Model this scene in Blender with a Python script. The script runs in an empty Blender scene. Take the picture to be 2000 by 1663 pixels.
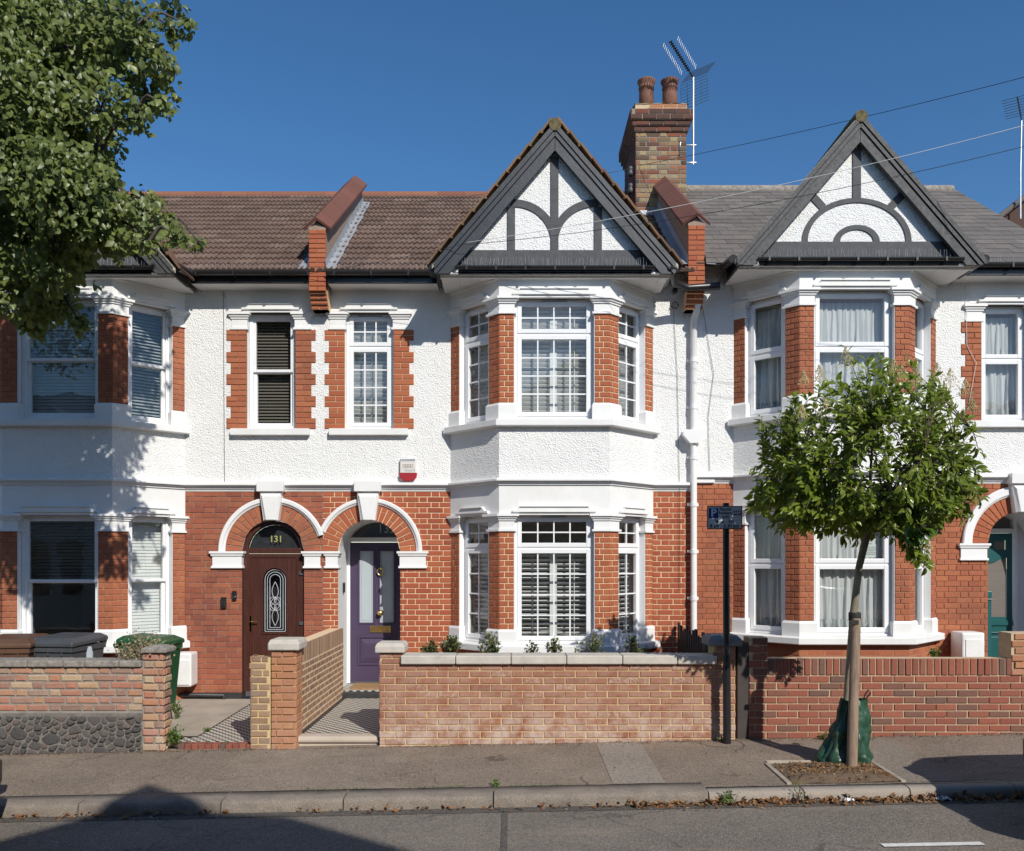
import bpy, math, random
import numpy as np
from mathutils import Vector, Matrix, noise as mnoise
R = math.radians
rnd = random.Random(7)
sc = bpy.context.scene
COL = sc.collection

# ------------------------------------------------------------------ camera, sky, sun, exposure
D, F, HC, HY = 11.8, 1652.0, 2.02, 1093.0          # camera distance to the house fronts, focal (px), eye height, horizon row
cam = bpy.data.cameras.new('camera'); camo = bpy.data.objects.new('camera', cam); COL.objects.link(camo)
camo.location = (0, -D, HC); camo.rotation_euler = (R(90), 0, 0)
cam.sensor_width = 36; cam.lens = 36 * F / 2000; cam.shift_y = 0.1308; cam.clip_end = 2000; cam.clip_start = 0.05
sc.camera = camo
SUN_R, SUN_EL = 0.52, 36.0
w = bpy.data.worlds.new('World'); sc.world = w; w.use_nodes = True
nt = w.node_tree; nt.nodes.clear()
sky = nt.nodes.new('ShaderNodeTexSky'); sky.sky_type = 'NISHITA'; sky.sun_disc = False
sky.sun_elevation = R(SUN_EL); sky.sun_rotation = math.atan2(SUN_R, -1.0)
sky.air_density = 1.0; sky.dust_density = 0.35; sky.ozone_density = 4.0; sky.altitude = 0
bg = nt.nodes.new('ShaderNodeBackground'); bg.inputs['Strength'].default_value = 0.118
wo = nt.nodes.new('ShaderNodeOutputWorld')
hs = nt.nodes.new('ShaderNodeHueSaturation'); hs.inputs['Saturation'].default_value = 1.2
nt.links.new(sky.outputs[0], hs.inputs['Color']); nt.links.new(hs.outputs[0], bg.inputs[0]); nt.links.new(bg.outputs[0], wo.inputs[0])
sl = bpy.data.lights.new('sun', 'SUN'); sl.energy = 4.6; sl.angle = R(0.53); sl.color = (1.0, 0.955, 0.88)
so = bpy.data.objects.new('sun', sl); COL.objects.link(so)
tr = Vector((-SUN_R, 1.0, -math.tan(R(SUN_EL)) * math.hypot(SUN_R, 1))).normalized()
so.rotation_euler = tr.to_track_quat('-Z', 'Y').to_euler(); so.location = (20, -30, 30)
sc.view_settings.view_transform = 'Standard'; sc.view_settings.look = 'None'
sc.view_settings.exposure = 0.0; sc.view_settings.gamma = 1.0; sc.view_settings.use_curve_mapping = False

def PX(px, Y=0.0): return (px - 1000) * (D + Y) / F
def PZ(py, Y=0.0): return HC + (HY - py) * (D + Y) / F
def P(px, py, Y): return Vector((PX(px, Y), Y, PZ(py, Y)))

# ------------------------------------------------------------------ materials
MT = {}
class NB:
    def __init__(s, name):
        s.m = bpy.data.materials.new(name); s.m.use_nodes = True; s.t = s.m.node_tree
        s.t.nodes.clear(); s.out = s.n('ShaderNodeOutputMaterial')
    def n(s, typ, **kw):
        x = s.t.nodes.new(typ)
        for k, v in kw.items():
            if k[0] == '_': x.inputs[k[1:].replace('_', ' ')].default_value = v
            else: setattr(x, k, v)
        return x
    def l(s, a, b): s.t.links.new(a, b)
    def pos(s):
        if not hasattr(s, '_p'): s._p = s.n('ShaderNodeNewGeometry')
        return s._p.outputs['Position']
    def noise(s, scale, detail=4, rough=.6, vec=None, stretch=None):
        v = vec or s.pos()
        if stretch:
            mp = s.n('ShaderNodeMapping'); mp.inputs['Scale'].default_value = stretch; s.l(v, mp.inputs['Vector']); v = mp.outputs[0]
        x = s.n('ShaderNodeTexNoise', _Scale=scale, _Detail=detail, _Roughness=rough); s.l(v, x.inputs['Vector']); return x.outputs['Fac']
    def voro(s, scale, feature='F1', vec=None, out='Distance'):
        x = s.n('ShaderNodeTexVoronoi', feature=feature, _Scale=scale); s.l(vec or s.pos(), x.inputs['Vector']); return x.outputs[out]
    def ramp(s, fac, stops, interp='LINEAR'):
        x = s.n('ShaderNodeValToRGB'); cr = x.color_ramp; cr.interpolation = interp
        while len(cr.elements) < len(stops): cr.elements.new(1)
        for e, (p, c) in zip(cr.elements, stops):
            e.position = p; e.color = (c, c, c, 1) if isinstance(c, (int, float)) else (*c, 1)
        s.l(fac, x.inputs[0]); return x.outputs[0]
    def mix(s, fac, a, b, typ='MIX'):
        x = s.n('ShaderNodeMix', data_type='RGBA', blend_type=typ)
        for sock, v in ((x.inputs[0], fac), (x.inputs[6], a), (x.inputs[7], b)):
            if isinstance(v, (int, float)): sock.default_value = v
            elif isinstance(v, tuple): sock.default_value = (*v, 1)
            else: s.l(v, sock)
        return x.outputs[2]
    def math(s, op, a, b=None):
        x = s.n('ShaderNodeMath', operation=op)
        for i, v in enumerate((a, b)):
            if v is None: continue
            if isinstance(v, (int, float)): x.inputs[i].default_value = v
            else: s.l(v, x.inputs[i])
        return x.outputs[0]
    def rand(s):
        g = s.n('ShaderNodeNewGeometry'); oi = s.n('ShaderNodeObjectInfo')
        return s.math('FRACT', s.math('ADD', g.outputs['Random Per Island'], s.math('MULTIPLY', oi.outputs['Random'], 7.31)))
    def bump(s, h, strength=.5, dist=.01, prev=None):
        x = s.n('ShaderNodeBump', _Strength=strength, _Distance=dist); s.l(h, x.inputs['Height'])
        if prev: s.l(prev, x.inputs['Normal'])
        return x.outputs[0]
    def done(s, col, rough=.6, nrm=None, metal=0, spec=.5, coat=0, trans=0):
        p = s.n('ShaderNodeBsdfPrincipled', _Metallic=metal)
        p.inputs['Specular IOR Level'].default_value = spec; p.inputs['Coat Weight'].default_value = coat
        for sock, v in ((p.inputs['Base Color'], col), (p.inputs['Roughness'], rough)):
            if isinstance(v, (int, float)): sock.default_value = v
            elif isinstance(v, tuple): sock.default_value = (*v, 1)
            else: s.l(v, sock)
        if nrm: s.l(nrm, p.inputs['Normal'])
        sh = p.outputs[0]
        if trans:
            t = s.n('ShaderNodeBsdfTranslucent'); mx = s.n('ShaderNodeMixShader'); mx.inputs[0].default_value = trans
            if isinstance(col, tuple): t.inputs[0].default_value = (*col, 1)
            else: s.l(col, t.inputs[0])
            s.l(sh, mx.inputs[1]); s.l(t.outputs[0], mx.inputs[2]); sh = mx.outputs[0]
        s.l(sh, s.out.inputs[0]); return s.m

def sc3(c, k): return tuple(min(1, x * k) for x in c)
def plain(name, col, rough=.5, var=.12, scale=6, bump=0, bscale=60, metal=0, spec=.5, coat=0, stretch=None, trans=0):
    b = NB(name); f = b.noise(scale, 5, .65, stretch=stretch)
    c = b.mix(b.ramp(f, [(.3, 0), (.7, 1)]), sc3(col, 1 - var), sc3(col, 1 + var))
    nr = b.bump(b.noise(bscale, 4, .6, stretch=stretch), bump, .01) if bump else None
    MT[name] = b.done(c, rough, nr, metal, spec, coat, trans); return MT[name]

def brick_mat(name, tones, rough=.85, salt=None, soot=.0, grain=.18):
    b = NB(name); r = b.rand(); n = len(tones)
    c = b.ramp(r, [(i / max(1, n - 1) * .98, t) for i, t in enumerate(tones)])
    g = b.noise(70, 5, .7); c = b.mix(b.ramp(g, [(.3, 0), (.72, 1)]), b.mix(1.0, c, (1 - grain,) * 3, 'MULTIPLY'), b.mix(1.0, c, (1 + grain,) * 3, 'MULTIPLY'))
    sp = b.noise(210, 2, .5); c = b.mix(b.ramp(sp, [(.3, .55), (.4, 0)]), c, (.10, .045, .03))
    if soot:
        f = b.noise(1.3, 5, .65); c = b.mix(b.ramp(f, [(.48, 0), (.72, soot)]), c, (.07, .045, .04))
    if salt:   # pale salts and lime, strongest low down and in blotches
        z = b.n('ShaderNodeSeparateXYZ'); b.l(b.pos(), z.inputs[0])
        low = b.ramp(b.math('MULTIPLY', z.outputs[2], 1.0), [(0.0, 1), (.2, .85), (.45, .36), (.9, .22)])
        f = b.math('MULTIPLY', b.ramp(b.noise(5.2, 6, .72), [(.36, 0), (.6, 1)]), low)
        f2 = b.math('MULTIPLY', b.ramp(b.math('FRACT', b.math('MULTIPLY', r, 13.7)), [(.78, 0), (.9, .8)]), b.ramp(b.noise(24, 4, .7), [(.42, 0), (.6, 1)]))
        c = b.mix(b.math('MAXIMUM', b.math('MULTIPLY', f, salt), b.math('MULTIPLY', f2, salt * .8)), c, (.56, .46, .39))
    h = b.math('ADD', b.noise(55, 5, .7), b.math('MULTIPLY', b.noise(240, 2, .6), .5))
    MT[name] = b.done(c, rough, b.bump(h, .45, .006), spec=.25); return MT[name]

brick_mat('brick_bright', [(.33, .085, .045), (.39, .105, .052), (.355, .09, .045), (.42, .13, .062), (.29, .072, .04)], grain=.12)
brick_mat('brick_orange', [(.39, .12, .056), (.42, .138, .064), (.35, .10, .05), (.40, .125, .058)], grain=.1)
brick_mat('brick_aged', [(.30, .09, .055), (.35, .11, .06), (.26, .08, .052), (.37, .13, .07), (.31, .10, .058)], soot=.3, grain=.2)
brick_mat('brick_worn_orange', [(.39, .135, .066), (.33, .105, .056), (.42, .15, .072), (.36, .12, .064)], soot=.4, grain=.2)
brick_mat('brick_pink', [(.27, .105, .062), (.32, .13, .078), (.29, .115, .065), (.345, .15, .092), (.25, .095, .056)], salt=.85, grain=.16)
brick_mat('brick_dark_red', [(.26, .088, .06), (.30, .10, .066), (.23, .078, .055), (.32, .115, .072), (.15, .09, .072), (.27, .095, .062)], grain=.15)
brick_mat('brick_mixed', [(.38, .17, .11), (.45, .29, .16), (.42, .155, .09), (.30, .20, .15), (.47, .35, .22), (.40, .19, .13), (.22, .14, .11), (.44, .22, .14)], salt=.25, grain=.25)
brick_mat('brick_stock', [(.28, .17, .10), (.32, .20, .12), (.23, .145, .10), (.34, .22, .13), (.24, .16, .12)], salt=.2, grain=.2)
brick_mat('brick_buff_orange', [(.40, .18, .09), (.45, .21, .10), (.37, .16, .085), (.43, .2, .11)], salt=.25, grain=.16)
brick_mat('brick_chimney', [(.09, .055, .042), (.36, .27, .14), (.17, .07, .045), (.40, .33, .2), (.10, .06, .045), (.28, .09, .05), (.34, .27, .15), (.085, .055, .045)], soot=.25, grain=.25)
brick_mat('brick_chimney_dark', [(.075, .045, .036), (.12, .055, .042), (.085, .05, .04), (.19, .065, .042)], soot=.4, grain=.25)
brick_mat('rubble_stone', [(.085, .08, .075), (.12, .11, .10), (.07, .068, .068), (.10, .09, .085), (.15, .115, .10)], grain=.3)
brick_mat('roof_tile_brown', [(.12, .076, .06), (.14, .09, .07), (.105, .068, .055), (.16, .105, .082)], grain=.26, salt=.4)
brick_mat('slate_grey', [(.125, .115, .108), (.145, .132, .122), (.11, .102, .098), (.16, .145, .132)], grain=.18, salt=.25)
brick_mat('verge_brown', [(.17, .095, .06), (.13, .085, .055), (.21, .115, .065), (.15, .12, .07), (.24, .13, .07)], grain=.3)
brick_mat('ridge_red', [(.23, .095, .06), (.27, .12, .075), (.20, .085, .055)], grain=.2)
brick_mat('coping_brown', [(.155, .066, .05), (.18, .078, .058), (.14, .06, .047)], grain=.16)
plain('mortar_cream', (.72, .53, .33), .95, .1, 30, .3, 160)
plain('mortar_grey', (.30, .22, .17), .95, .15, 20, .3, 160)
plain('mortar_red', (.36, .17, .10), .95, .15, 20, .3, 160)
plain('mortar_buff', (.52, .40, .26), .95, .14, 14, .3, 120)
plain('mortar_dark', (.26, .235, .205), .95, .2, 12, .5, 70)
plain('mortar_stone', (.17, .155, .135), .95, .3, 12, .8, 60)
plain('mortar_yellow', (.58, .44, .22), .95, .14, 14, .3, 120)

def pebbledash():
    b = NB('pebbledash'); v = b.voro(46); n = b.noise(70, 5, .7)
    h = b.math('ADD', b.math('MULTIPLY', b.math('MULTIPLY', b.ramp(v, [(0, 1), (.75, 0)]), b.ramp(b.noise(11, 3, .6), [(.3, .25), (.7, 1.1)])), .9), b.math('ADD', n, b.math('MULTIPLY', b.noise(14, 3, .6), .6)))
    c = b.mix(b.ramp(b.noise(1.7, 6, .65), [(.35, 0), (.8, .5)]), (.83, .83, .81), (.74, .73, .70))
    c = b.mix(b.ramp(b.noise(26, 3, .6), [(.62, 0), (.76, .35)]), c, (.55, .54, .5))
    MT['pebbledash'] = b.done(c, .9, b.bump(h, .85, .0135), spec=.2)
pebbledash()
def white_paint(name, col, dirt):
    b = NB(name); c = b.mix(b.ramp(b.noise(2.3, 6, .7), [(.4, 0), (.85, dirt)]), col, (.52, .48, .42))
    c = b.mix(b.ramp(b.noise(9, 4, .6, stretch=(6, 6, .5)), [(.58, 0), (.8, dirt * .7)]), c, (.5, .47, .42))
    MT[name] = b.done(c, .55, b.bump(b.noise(40, 4, .6), .12, .004), spec=.4)
white_paint('white_paint', (.77, .77, .755), .38)
white_paint('white_paint_clean', (.79, .79, .78), .2)
plain('upvc', (.78, .785, .79), .28, .025, 3)
plain('aged_pvc', (.76, .765, .77), .35, .05, 3)
plain('shutter_white', (.80, .80, .78), .5, .03, 3)
plain('barge_grey', (.030, .033, .038), .40, .3, 5, .14, 30)
plain('barge_weathered', (.055, .055, .056), .6, .6, 5, .45, 30, stretch=(4, 4, 4))
plain('timber_grey', (.07, .072, .078), .75, .25, 9, .3, 45)
plain('black_paint', (.016, .016, .018), .3, .2, 4, .15, 30)
plain('black_plastic', (.02, .02, .021), .35, .2, 4)
plain('lead', (.36, .38, .41), .5, .22, 7, .5, 25, metal=.3)
plain('stone_coping', (.50, .46, .40), .85, .16, 6, .35, 110)
plain('old_coping', (.25, .225, .195), .95, .4, 18, .9, 60)
plain('concrete_path', (.36, .31, .25), .95, .16, 3, .5, 70)
plain('sandstone', (.50, .42, .34), .85, .1, 4, .3, 90)
plain('soil', (.13, .088, .055), 1, .4, 10, .9, 40)
plain('grey_slab', (.20, .205, .215), .8, .2, 6, .3, 80)
plain('post_brown', (.055, .042, .038), .75, .15, 6, .25, 50)
plain('threshold_black', (.03, .03, .033), .5, .3, 12, .3, 40)
plain('oak_mat', (.34, .20, .09), 1, .3, 60, .9, 250)
plain('door_purple', (.062, .042, .085), .42, .06, 3)
plain('door_mahogany', (.066, .022, .015), .38, .35, 6, .12, 40, stretch=(9, 9, .6))
plain('door_teal', (.008, .085, .085), .4, .12, 3)
plain('brass', (.75, .55, .22), .25, .1, 8, metal=1)
plain('chrome', (.7, .7, .7), .2, .05, 8, metal=1)
plain('aluminium', (.62, .64, .66), .35, .15, 8, metal=.85)
plain('frosted', (.40, .45, .48), .35, .04, 4)
plain('lead_came', (.50, .52, .53), .4, .1, 8)
plain('gold_number', (.34, .34, .12), .4, .05, 8)
plain('terracotta_pot', (.19, .085, .055), .8, .28, 7, .1, 40)
plain('flaunching', (.36, .32, .26), 1, .4, 14, .9, 30)
plain('moss', (.13, .105, .05), 1, .5, 16, .9, 40)
plain('bin_brown', (.105, .055, .032), .5, .12, 5, .1, 40)
plain('bin_grey', (.062, .066, .072), .5, .15, 5, .1, 40)
plain('bin_green', (.015, .075, .028), .42, .15, 5, .1, 40)
plain('rubber', (.02, .02, .02), .8, .2, 9)
plain('meter_white', (.76, .755, .73), .5, .07, 5)
plain('bag_green', (.026, .072, .042), .36, .22, 5, .25, 22)
plain('bag_strap', (.02, .022, .02), .6, .2, 9)
plain('stake_wood', (.27, .19, .135), .85, .3, 5, .6, 30, stretch=(7, 7, .7))
plain('bark_pale', (.26, .225, .155), .9, .35, 14, .7, 45, stretch=(1, 1, .4))
plain('bark_dark', (.075, .06, .05), .95, .35, 9, .9, 25, stretch=(1, 1, .4))
plain('twig', (.11, .085, .05), .9, .25, 20)
plain('dry_twig', (.30, .23, .17), .9, .3, 30)
plain('fence_dark', (.028, .022, .02), .8, .3, 9, .5, 40, stretch=(6, 6, .5))
plain('sign_grey', (.50, .53, .57), .45, .06, 6)
plain('sign_black', (.012, .012, .014), .45, .1, 6)
plain('sign_blue', (.005, .035, .19), .4, .1, 6)
plain('sign_print', (.02, .022, .028), .5, .05, 6)
plain('sign_white', (.62, .66, .70), .5, .08, 20)
plain('alarm_grey', (.66, .63, .58), .5, .05, 6)
plain('alarm_red', (.36, .03, .04), .3, .1, 8)
plain('paper', (.72, .73, .70), .8, .04, 8)
plain('paper_print', (.32, .36, .32), .8, .1, 8)
plain('cable_black', (.015, .015, .015), .5, .1, 5)
plain('cable_white', (.60, .60, .58), .5, .1, 5)
plain('room_wall', (.62, .60, .56), .9, .1, 2)
plain('blind_white', (.74, .74, .72), .6, .04, 3)
plain('blind_dark', (.15, .13, .11), .6, .2, 6, stretch=(.5, .5, 30))
plain('blind_grey', (.36, .38, .38), .6, .1, 6)
plain('curtain', (.80, .80, .78), .9, .05, 3, trans=.3)
plain('lace', (.40, .42, .42), .9, .35, 60)
plain('car_paint', (.030, .030, .035), .25, .1, 3, coat=.6)
plain('car_glass', (.02, .022, .025), .05, .1, 3)
plain('lamp_red', (.25, .015, .012), .2, .1, 5)
plain('road_paint', (.66, .65, .61), .8, .2, 30, .4, 120)
plain('edging_timber', (.33, .28, .22), .9, .25, 9, .5, 50)
plain('panicle', (.50, .42, .20), .9, .25, 30)
plain('straw', (.42, .36, .17), 1, .3, 30)
plain('litter_white', (.75, .76, .78), .6, .05, 8)
plain('opposite_brick', (.25, .12, .08), .9, .25, 8, .4, 40)
plain('opposite_render', (.62, .61, .58), .9, .1, 5)
plain('opposite_roof', (.10, .07, .06), .9, .25, 8)

def leaf_mat(name, tones, trans=.3, rough=.38):
    b = NB(name); r = b.rand(); n = len(tones)
    c = b.ramp(r, [(i / max(1, n - 1) * .98, t) for i, t in enumerate(tones)])
    c = b.mix(b.ramp(b.noise(40, 3, .6), [(.3, 0), (.7, .5)]), c, b.mix(1.0, c, (.6, .65, .55), 'MULTIPLY'))
    MT[name] = b.done(c, rough, None, spec=.5, trans=trans)
leaf_mat('leaf_privet', [(.18, .25, .026), (.24, .315, .04), (.20, .275, .032), (.32, .39, .07), (.14, .205, .026), (.27, .335, .05)], .48, .26)
leaf_mat('leaf_privet_young', [(.13, .22, .03), (.09, .17, .022)], .35, .3)
leaf_mat('leaf_tree', [(.14, .18, .046), (.18, .225, .06), (.15, .195, .05), (.27, .31, .08), (.115, .155, .042), (.21, .25, .085)], .45, .40)
leaf_mat('leaf_shrub', [(.055, .095, .022), (.09, .13, .03), (.12, .13, .045), (.19, .15, .07)], .25, .5)
leaf_mat('leaf_dry', [(.42, .32, .20), (.34, .25, .15), (.50, .40, .26), (.20, .19, .05)], .25, .8)
leaf_mat('leaf_weed', [(.07, .15, .02), (.11, .2, .03), (.16, .22, .05)], .3, .5)
leaf_mat('leaf_fallen', [(.20, .085, .035), (.28, .13, .05), (.15, .07, .03), (.34, .2, .09)], .1, .9)
leaf_mat('moss_leaf', [(.08, .085, .03), (.11, .10, .04), (.06, .06, .03), (.14, .12, .06)], .1, .9)
leaf_mat('mulch', [(.21, .11, .05), (.30, .16, .07), (.15, .08, .04), (.40, .26, .13)], 0, 1)

def glass():
    b = NB('glass'); t = b.n('ShaderNodeBsdfTransparent'); t.inputs[0].default_value = (.88, .91, .91, 1)
    g = b.n('ShaderNodeBsdfGlossy'); g.inputs['Roughness'].default_value = .006
    lw = b.n('ShaderNodeLayerWeight'); lw.inputs['Blend'].default_value = .5; fr = b.math('ADD', b.math('MULTIPLY', b.math('POWER', lw.outputs['Facing'], 5.0), .8), .10)
    b.l(b.bump(b.noise(3.2, 2, .5), .06, .02), g.inputs['Normal'])
    mx = b.n('ShaderNodeMixShader'); b.l(b.math('MINIMUM', fr, 1.0), mx.inputs[0])
    b.l(t.outputs[0], mx.inputs[1]); b.l(g.outputs[0], mx.inputs[2]); b.l(mx.outputs[0], b.out.inputs[0]); MT['glass'] = b.m
glass()
def asphalt(name, col, grit, patchy=.25, crack=0):
    b = NB(name); f = b.noise(1.1, 7, .72); c = b.mix(b.ramp(f, [(.32, 0), (.7, 1)]), sc3(col, 1 - patchy), sc3(col, 1 + patchy))
    f = b.noise(38, 5, .75); c = b.mix(b.ramp(f, [(.35, 0), (.65, 1)]), b.mix(1.0, c, (.66,) * 3, 'MULTIPLY'), b.mix(1.0, c, (1.28, 1.27, 1.25), 'MULTIPLY'))
    g = b.voro(120, out='Color'); sv = b.n('ShaderNodeSeparateColor'); b.l(g, sv.inputs[0])
    c = b.mix(b.ramp(sv.outputs[0], [(.55, 0), (.95, grit)]), c, (.42, .38, .33)); c = b.mix(b.ramp(sv.outputs[1], [(.6, 0), (.95, .6)]), c, sc3(col, .35))
    c = b.mix(b.ramp(b.noise(17, 5, .7), [(.64, 0), (.78, .55)]), c, sc3(col, .55))
    st = b.noise(1.6, 7, .78, stretch=(.35, 1.6, 1)); c = b.mix(b.ramp(st, [(.54, 0), (.72, .5)]), c, (col[0] * 1.55, col[1] * 1.45, col[2] * 1.32))
    sp = b.voro(2.6); c = b.mix(b.ramp(b.math('ADD', sp, b.math('MULTIPLY', b.noise(45, 3, .6), .03)), [(.050, .6), (.062, 0)]), c, (.42, .40, .37))
    h = b.math('ADD', b.voro(120), b.noise(190, 3, .6)); nr = b.bump(h, .8, .008)
    if crack:
        w_ = b.n('ShaderNodeVectorMath', operation='ADD'); nz = b.n('ShaderNodeTexNoise', _Scale=2.2, _Detail=6); b.l(b.pos(), nz.inputs['Vector'])
        sc_ = b.n('ShaderNodeVectorMath', operation='SCALE'); b.l(nz.outputs['Color'], sc_.inputs[0]); sc_.inputs['Scale'].default_value = .7; b.l(b.pos(), w_.inputs[0]); b.l(sc_.outputs[0], w_.inputs[1])
        e = b.voro(.85, 'DISTANCE_TO_EDGE', w_.outputs[0]); mk = b.math('MULTIPLY', b.ramp(e, [(.006, 1), (.014, 0)]), b.ramp(b.noise(.9, 3, .6), [(.5, 0), (.58, crack)])); c = b.mix(mk, c, sc3(col, .25))
    MT[name] = b.done(c, .9, nr, spec=.3)
asphalt('pavement_tarmac', (.27, .21, .158), .45, .25, .8)
asphalt('pavement_patch_pale', (.34, .29, .24), .35, .12)
asphalt('pavement_patch_grey', (.28, .235, .19), .35, .15)
asphalt('pavement_patch_brown', (.29, .23, .176), .45, .25, .5)
asphalt('road_tarmac', (.215, .186, .156), .40, .2, .5)
asphalt('road_joint', (.12, .105, .09), .2, .15)
asphalt('ground_earth', (.12, .10, .08), .3)
def kerb_mats():
    b = NB('granite'); c = b.mix(b.ramp(b.noise(110, 4, .7), [(.35, 0), (.65, 1)]), (.17, .14, .115), (.34, .29, .235))
    c = b.mix(b.ramp(b.noise(4, 6, .7), [(.45, 0), (.75, .7)]), c, (.12, .10, .085))
    MT['granite'] = b.done(c, .9, b.bump(b.noise(60, 6, .75), .8, .012), spec=.3)
    b = NB('kerb_concrete'); c = b.mix(b.ramp(b.noise(90, 4, .7), [(.3, 0), (.7, 1)]), (.26, .22, .185), (.38, .33, .275))
    c = b.mix(b.ramp(b.noise(3, 6, .7), [(.5, 0), (.8, .5)]), c, (.17, .145, .12))
    MT['kerb_concrete'] = b.done(c, .9, b.bump(b.noise(80, 5, .7), .5, .008), spec=.3)
kerb_mats()
def checker():
    b = NB('tile_checker'); ch = b.n('ShaderNodeTexChecker', _Scale=1.0)
    mp = b.n('ShaderNodeMapping'); mp.inputs['Rotation'].default_value = (0, 0, 0); mp.inputs['Scale'].default_value = (19, 19, 0.0)
    mp.inputs['Location'].default_value = (.3, .3, .5)
    b.l(b.pos(), mp.inputs[0]); b.l(mp.outputs[0], ch.inputs['Vector'])
    ch.inputs['Color1'].default_value = (.04, .04, .045, 1); ch.inputs['Color2'].default_value = (.60, .55, .46, 1)
    c = b.mix(b.ramp(b.noise(5, 5, .7), [(.5, 0), (.8, .35)]), ch.outputs[0], (.32, .28, .23))
    MT['tile_checker'] = b.done(c, .55, None)
checker()

# ------------------------------------------------------------------ mesh and object helpers
W = {}
def link(o, parent=None):
    COL.objects.link(o)
    if parent is not None:
        o.parent = parent
        if parent.name in W: o.matrix_parent_inverse = Matrix.Translation(-W[parent.name])
    return o
def tag(o, label=None, cat=None, group=None, kind=None):
    if label: o['label'] = label
    if cat: o['category'] = cat
    if group: o['group'] = group
    if kind: o['kind'] = kind
    return o
def empty(name, loc, parent=None, label=None, cat=None, group=None, kind=None):
    o = bpy.data.objects.new(name, None); o.location = loc; o.empty_display_size = .1
    link(o, parent); W[o.name] = Vector(loc); return tag(o, label, cat, group, kind)
def mats_of(m):
    m = m if isinstance(m, (list, tuple)) else [m]
    return [MT[x] if isinstance(x, str) else x for x in m]
class MB:
    def __init__(s): s.v = []; s.f = []; s.m = []; s.sm = []
    def add(s, vs, fs, mi=0, M=None, smooth=False):
        o = len(s.v); s.v += [tuple(M @ Vector(v)) for v in vs] if M is not None else [tuple(v) for v in vs]
        for f in fs: s.f.append(tuple(i + o for i in f)); s.m.append(mi); s.sm.append(smooth)
        return s
    def box(s, x0, x1, y0, y1, z0, z1, mi=0, M=None):
        return s.add([(x0, y0, z0), (x1, y0, z0), (x1, y1, z0), (x0, y1, z0), (x0, y0, z1), (x1, y0, z1), (x1, y1, z1), (x0, y1, z1)],
                     [(0, 1, 5, 4), (1, 2, 6, 5), (2, 3, 7, 6), (3, 0, 4, 7), (4, 5, 6, 7), (3, 2, 1, 0)], mi, M)
    def quad(s, a, b, c, d, mi=0, M=None): return s.add([a, b, c, d], [(0, 1, 2, 3)], mi, M)
    def prism(s, poly, z0, z1, mi=0, M=None):
        n = len(poly); vs = [(x, y, z0) for x, y in poly] + [(x, y, z1) for x, y in poly]
        return s.add(vs, [(i, (i + 1) % n, n + (i + 1) % n, n + i) for i in range(n)] + [tuple(range(n - 1, -1, -1)), tuple(range(n, 2 * n))], mi, M)
    def plate(s, poly, y0, y1, mi=0, M=None):     # polygon in x,z given thickness in y
        n = len(poly); vs = [(x, y0, z) for x, z in poly] + [(x, y1, z) for x, z in poly]
        return s.add(vs, [(i, (i + 1) % n, n + (i + 1) % n, n + i) for i in range(n)] + [tuple(range(n)), tuple(range(2 * n - 1, n - 1, -1))], mi, M)
    def sweep(s, path, prof, mi=0, M=None, caps=True, closed=False):
        n = len(path); ring = []
        for i in range(n):
            p = Vector(path[i]).to_2d(); ns = []
            for a, b in ((i - 1, i), (i, i + 1)):
                if not closed and (a < 0 or b >= n): continue
                d = (Vector(path[b % n]).to_2d() - Vector(path[a % n]).to_2d()).normalized(); ns.append(Vector((d.y, -d.x)))
            m = ns[0] if len(ns) == 1 else (ns[0] + ns[1]) / max(.3, 1 + ns[0].dot(ns[1]))
            ring.append([(p.x + m.x * o, p.y + m.y * o, z) for o, z in prof])
        k = len(prof); vs = [q for r in ring for q in r]; fs = []
        for i in range(n if closed else n - 1):
            j = (i + 1) % n
            for q in range(k - 1): fs.append((i * k + q, i * k + q + 1, j * k + q + 1, j * k + q))
        if caps and not closed: fs += [tuple(range(k)), tuple(range((n - 1) * k + k - 1, (n - 1) * k - 1, -1))]
        return s.add(vs, fs, mi, M)
    def tube(s, pts, r, n=8, mi=0, M=None, caps=True):
        pts = [Vector(p) for p in pts]; rs = r if isinstance(r, (list, tuple)) else [r] * len(pts); vs = []; fs = []
        up = None
        for i, p in enumerate(pts):
            d = (pts[min(i + 1, len(pts) - 1)] - pts[max(i - 1, 0)]).normalized()
            if up is None: up = Vector((0, 0, 1)) if abs(d.z) < .9 else Vector((1, 0, 0))
            a = d.cross(up).normalized(); b = a.cross(d).normalized(); up = b
            vs += [tuple(p + (a * math.cos(2 * math.pi * k / n) + b * math.sin(2 * math.pi * k / n)) * rs[i]) for k in range(n)]
        for i in range(len(pts) - 1):
            for k in range(n): fs.append((i * n + k, i * n + (k + 1) % n, (i + 1) * n + (k + 1) % n, (i + 1) * n + k))
        s.add(vs, fs, mi, M, True)
        if caps: s.add(vs[:n], [tuple(range(n))], mi, M); s.add(vs[-n:], [tuple(range(n))], mi, M)
        return s
    def lathe(s, prof, n=20, c=(0, 0, 0), mi=0, M=None):
        vs = [(c[0] + r * math.cos(2 * math.pi * k / n), c[1] + r * math.sin(2 * math.pi * k / n), c[2] + z) for r, z in prof for k in range(n)]
        fs = [(i * n + k, i * n + (k + 1) % n, (i + 1) * n + (k + 1) % n, (i + 1) * n + k) for i in range(len(prof) - 1) for k in range(n)]
        return s.add(vs, fs, mi, M, True)
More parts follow.
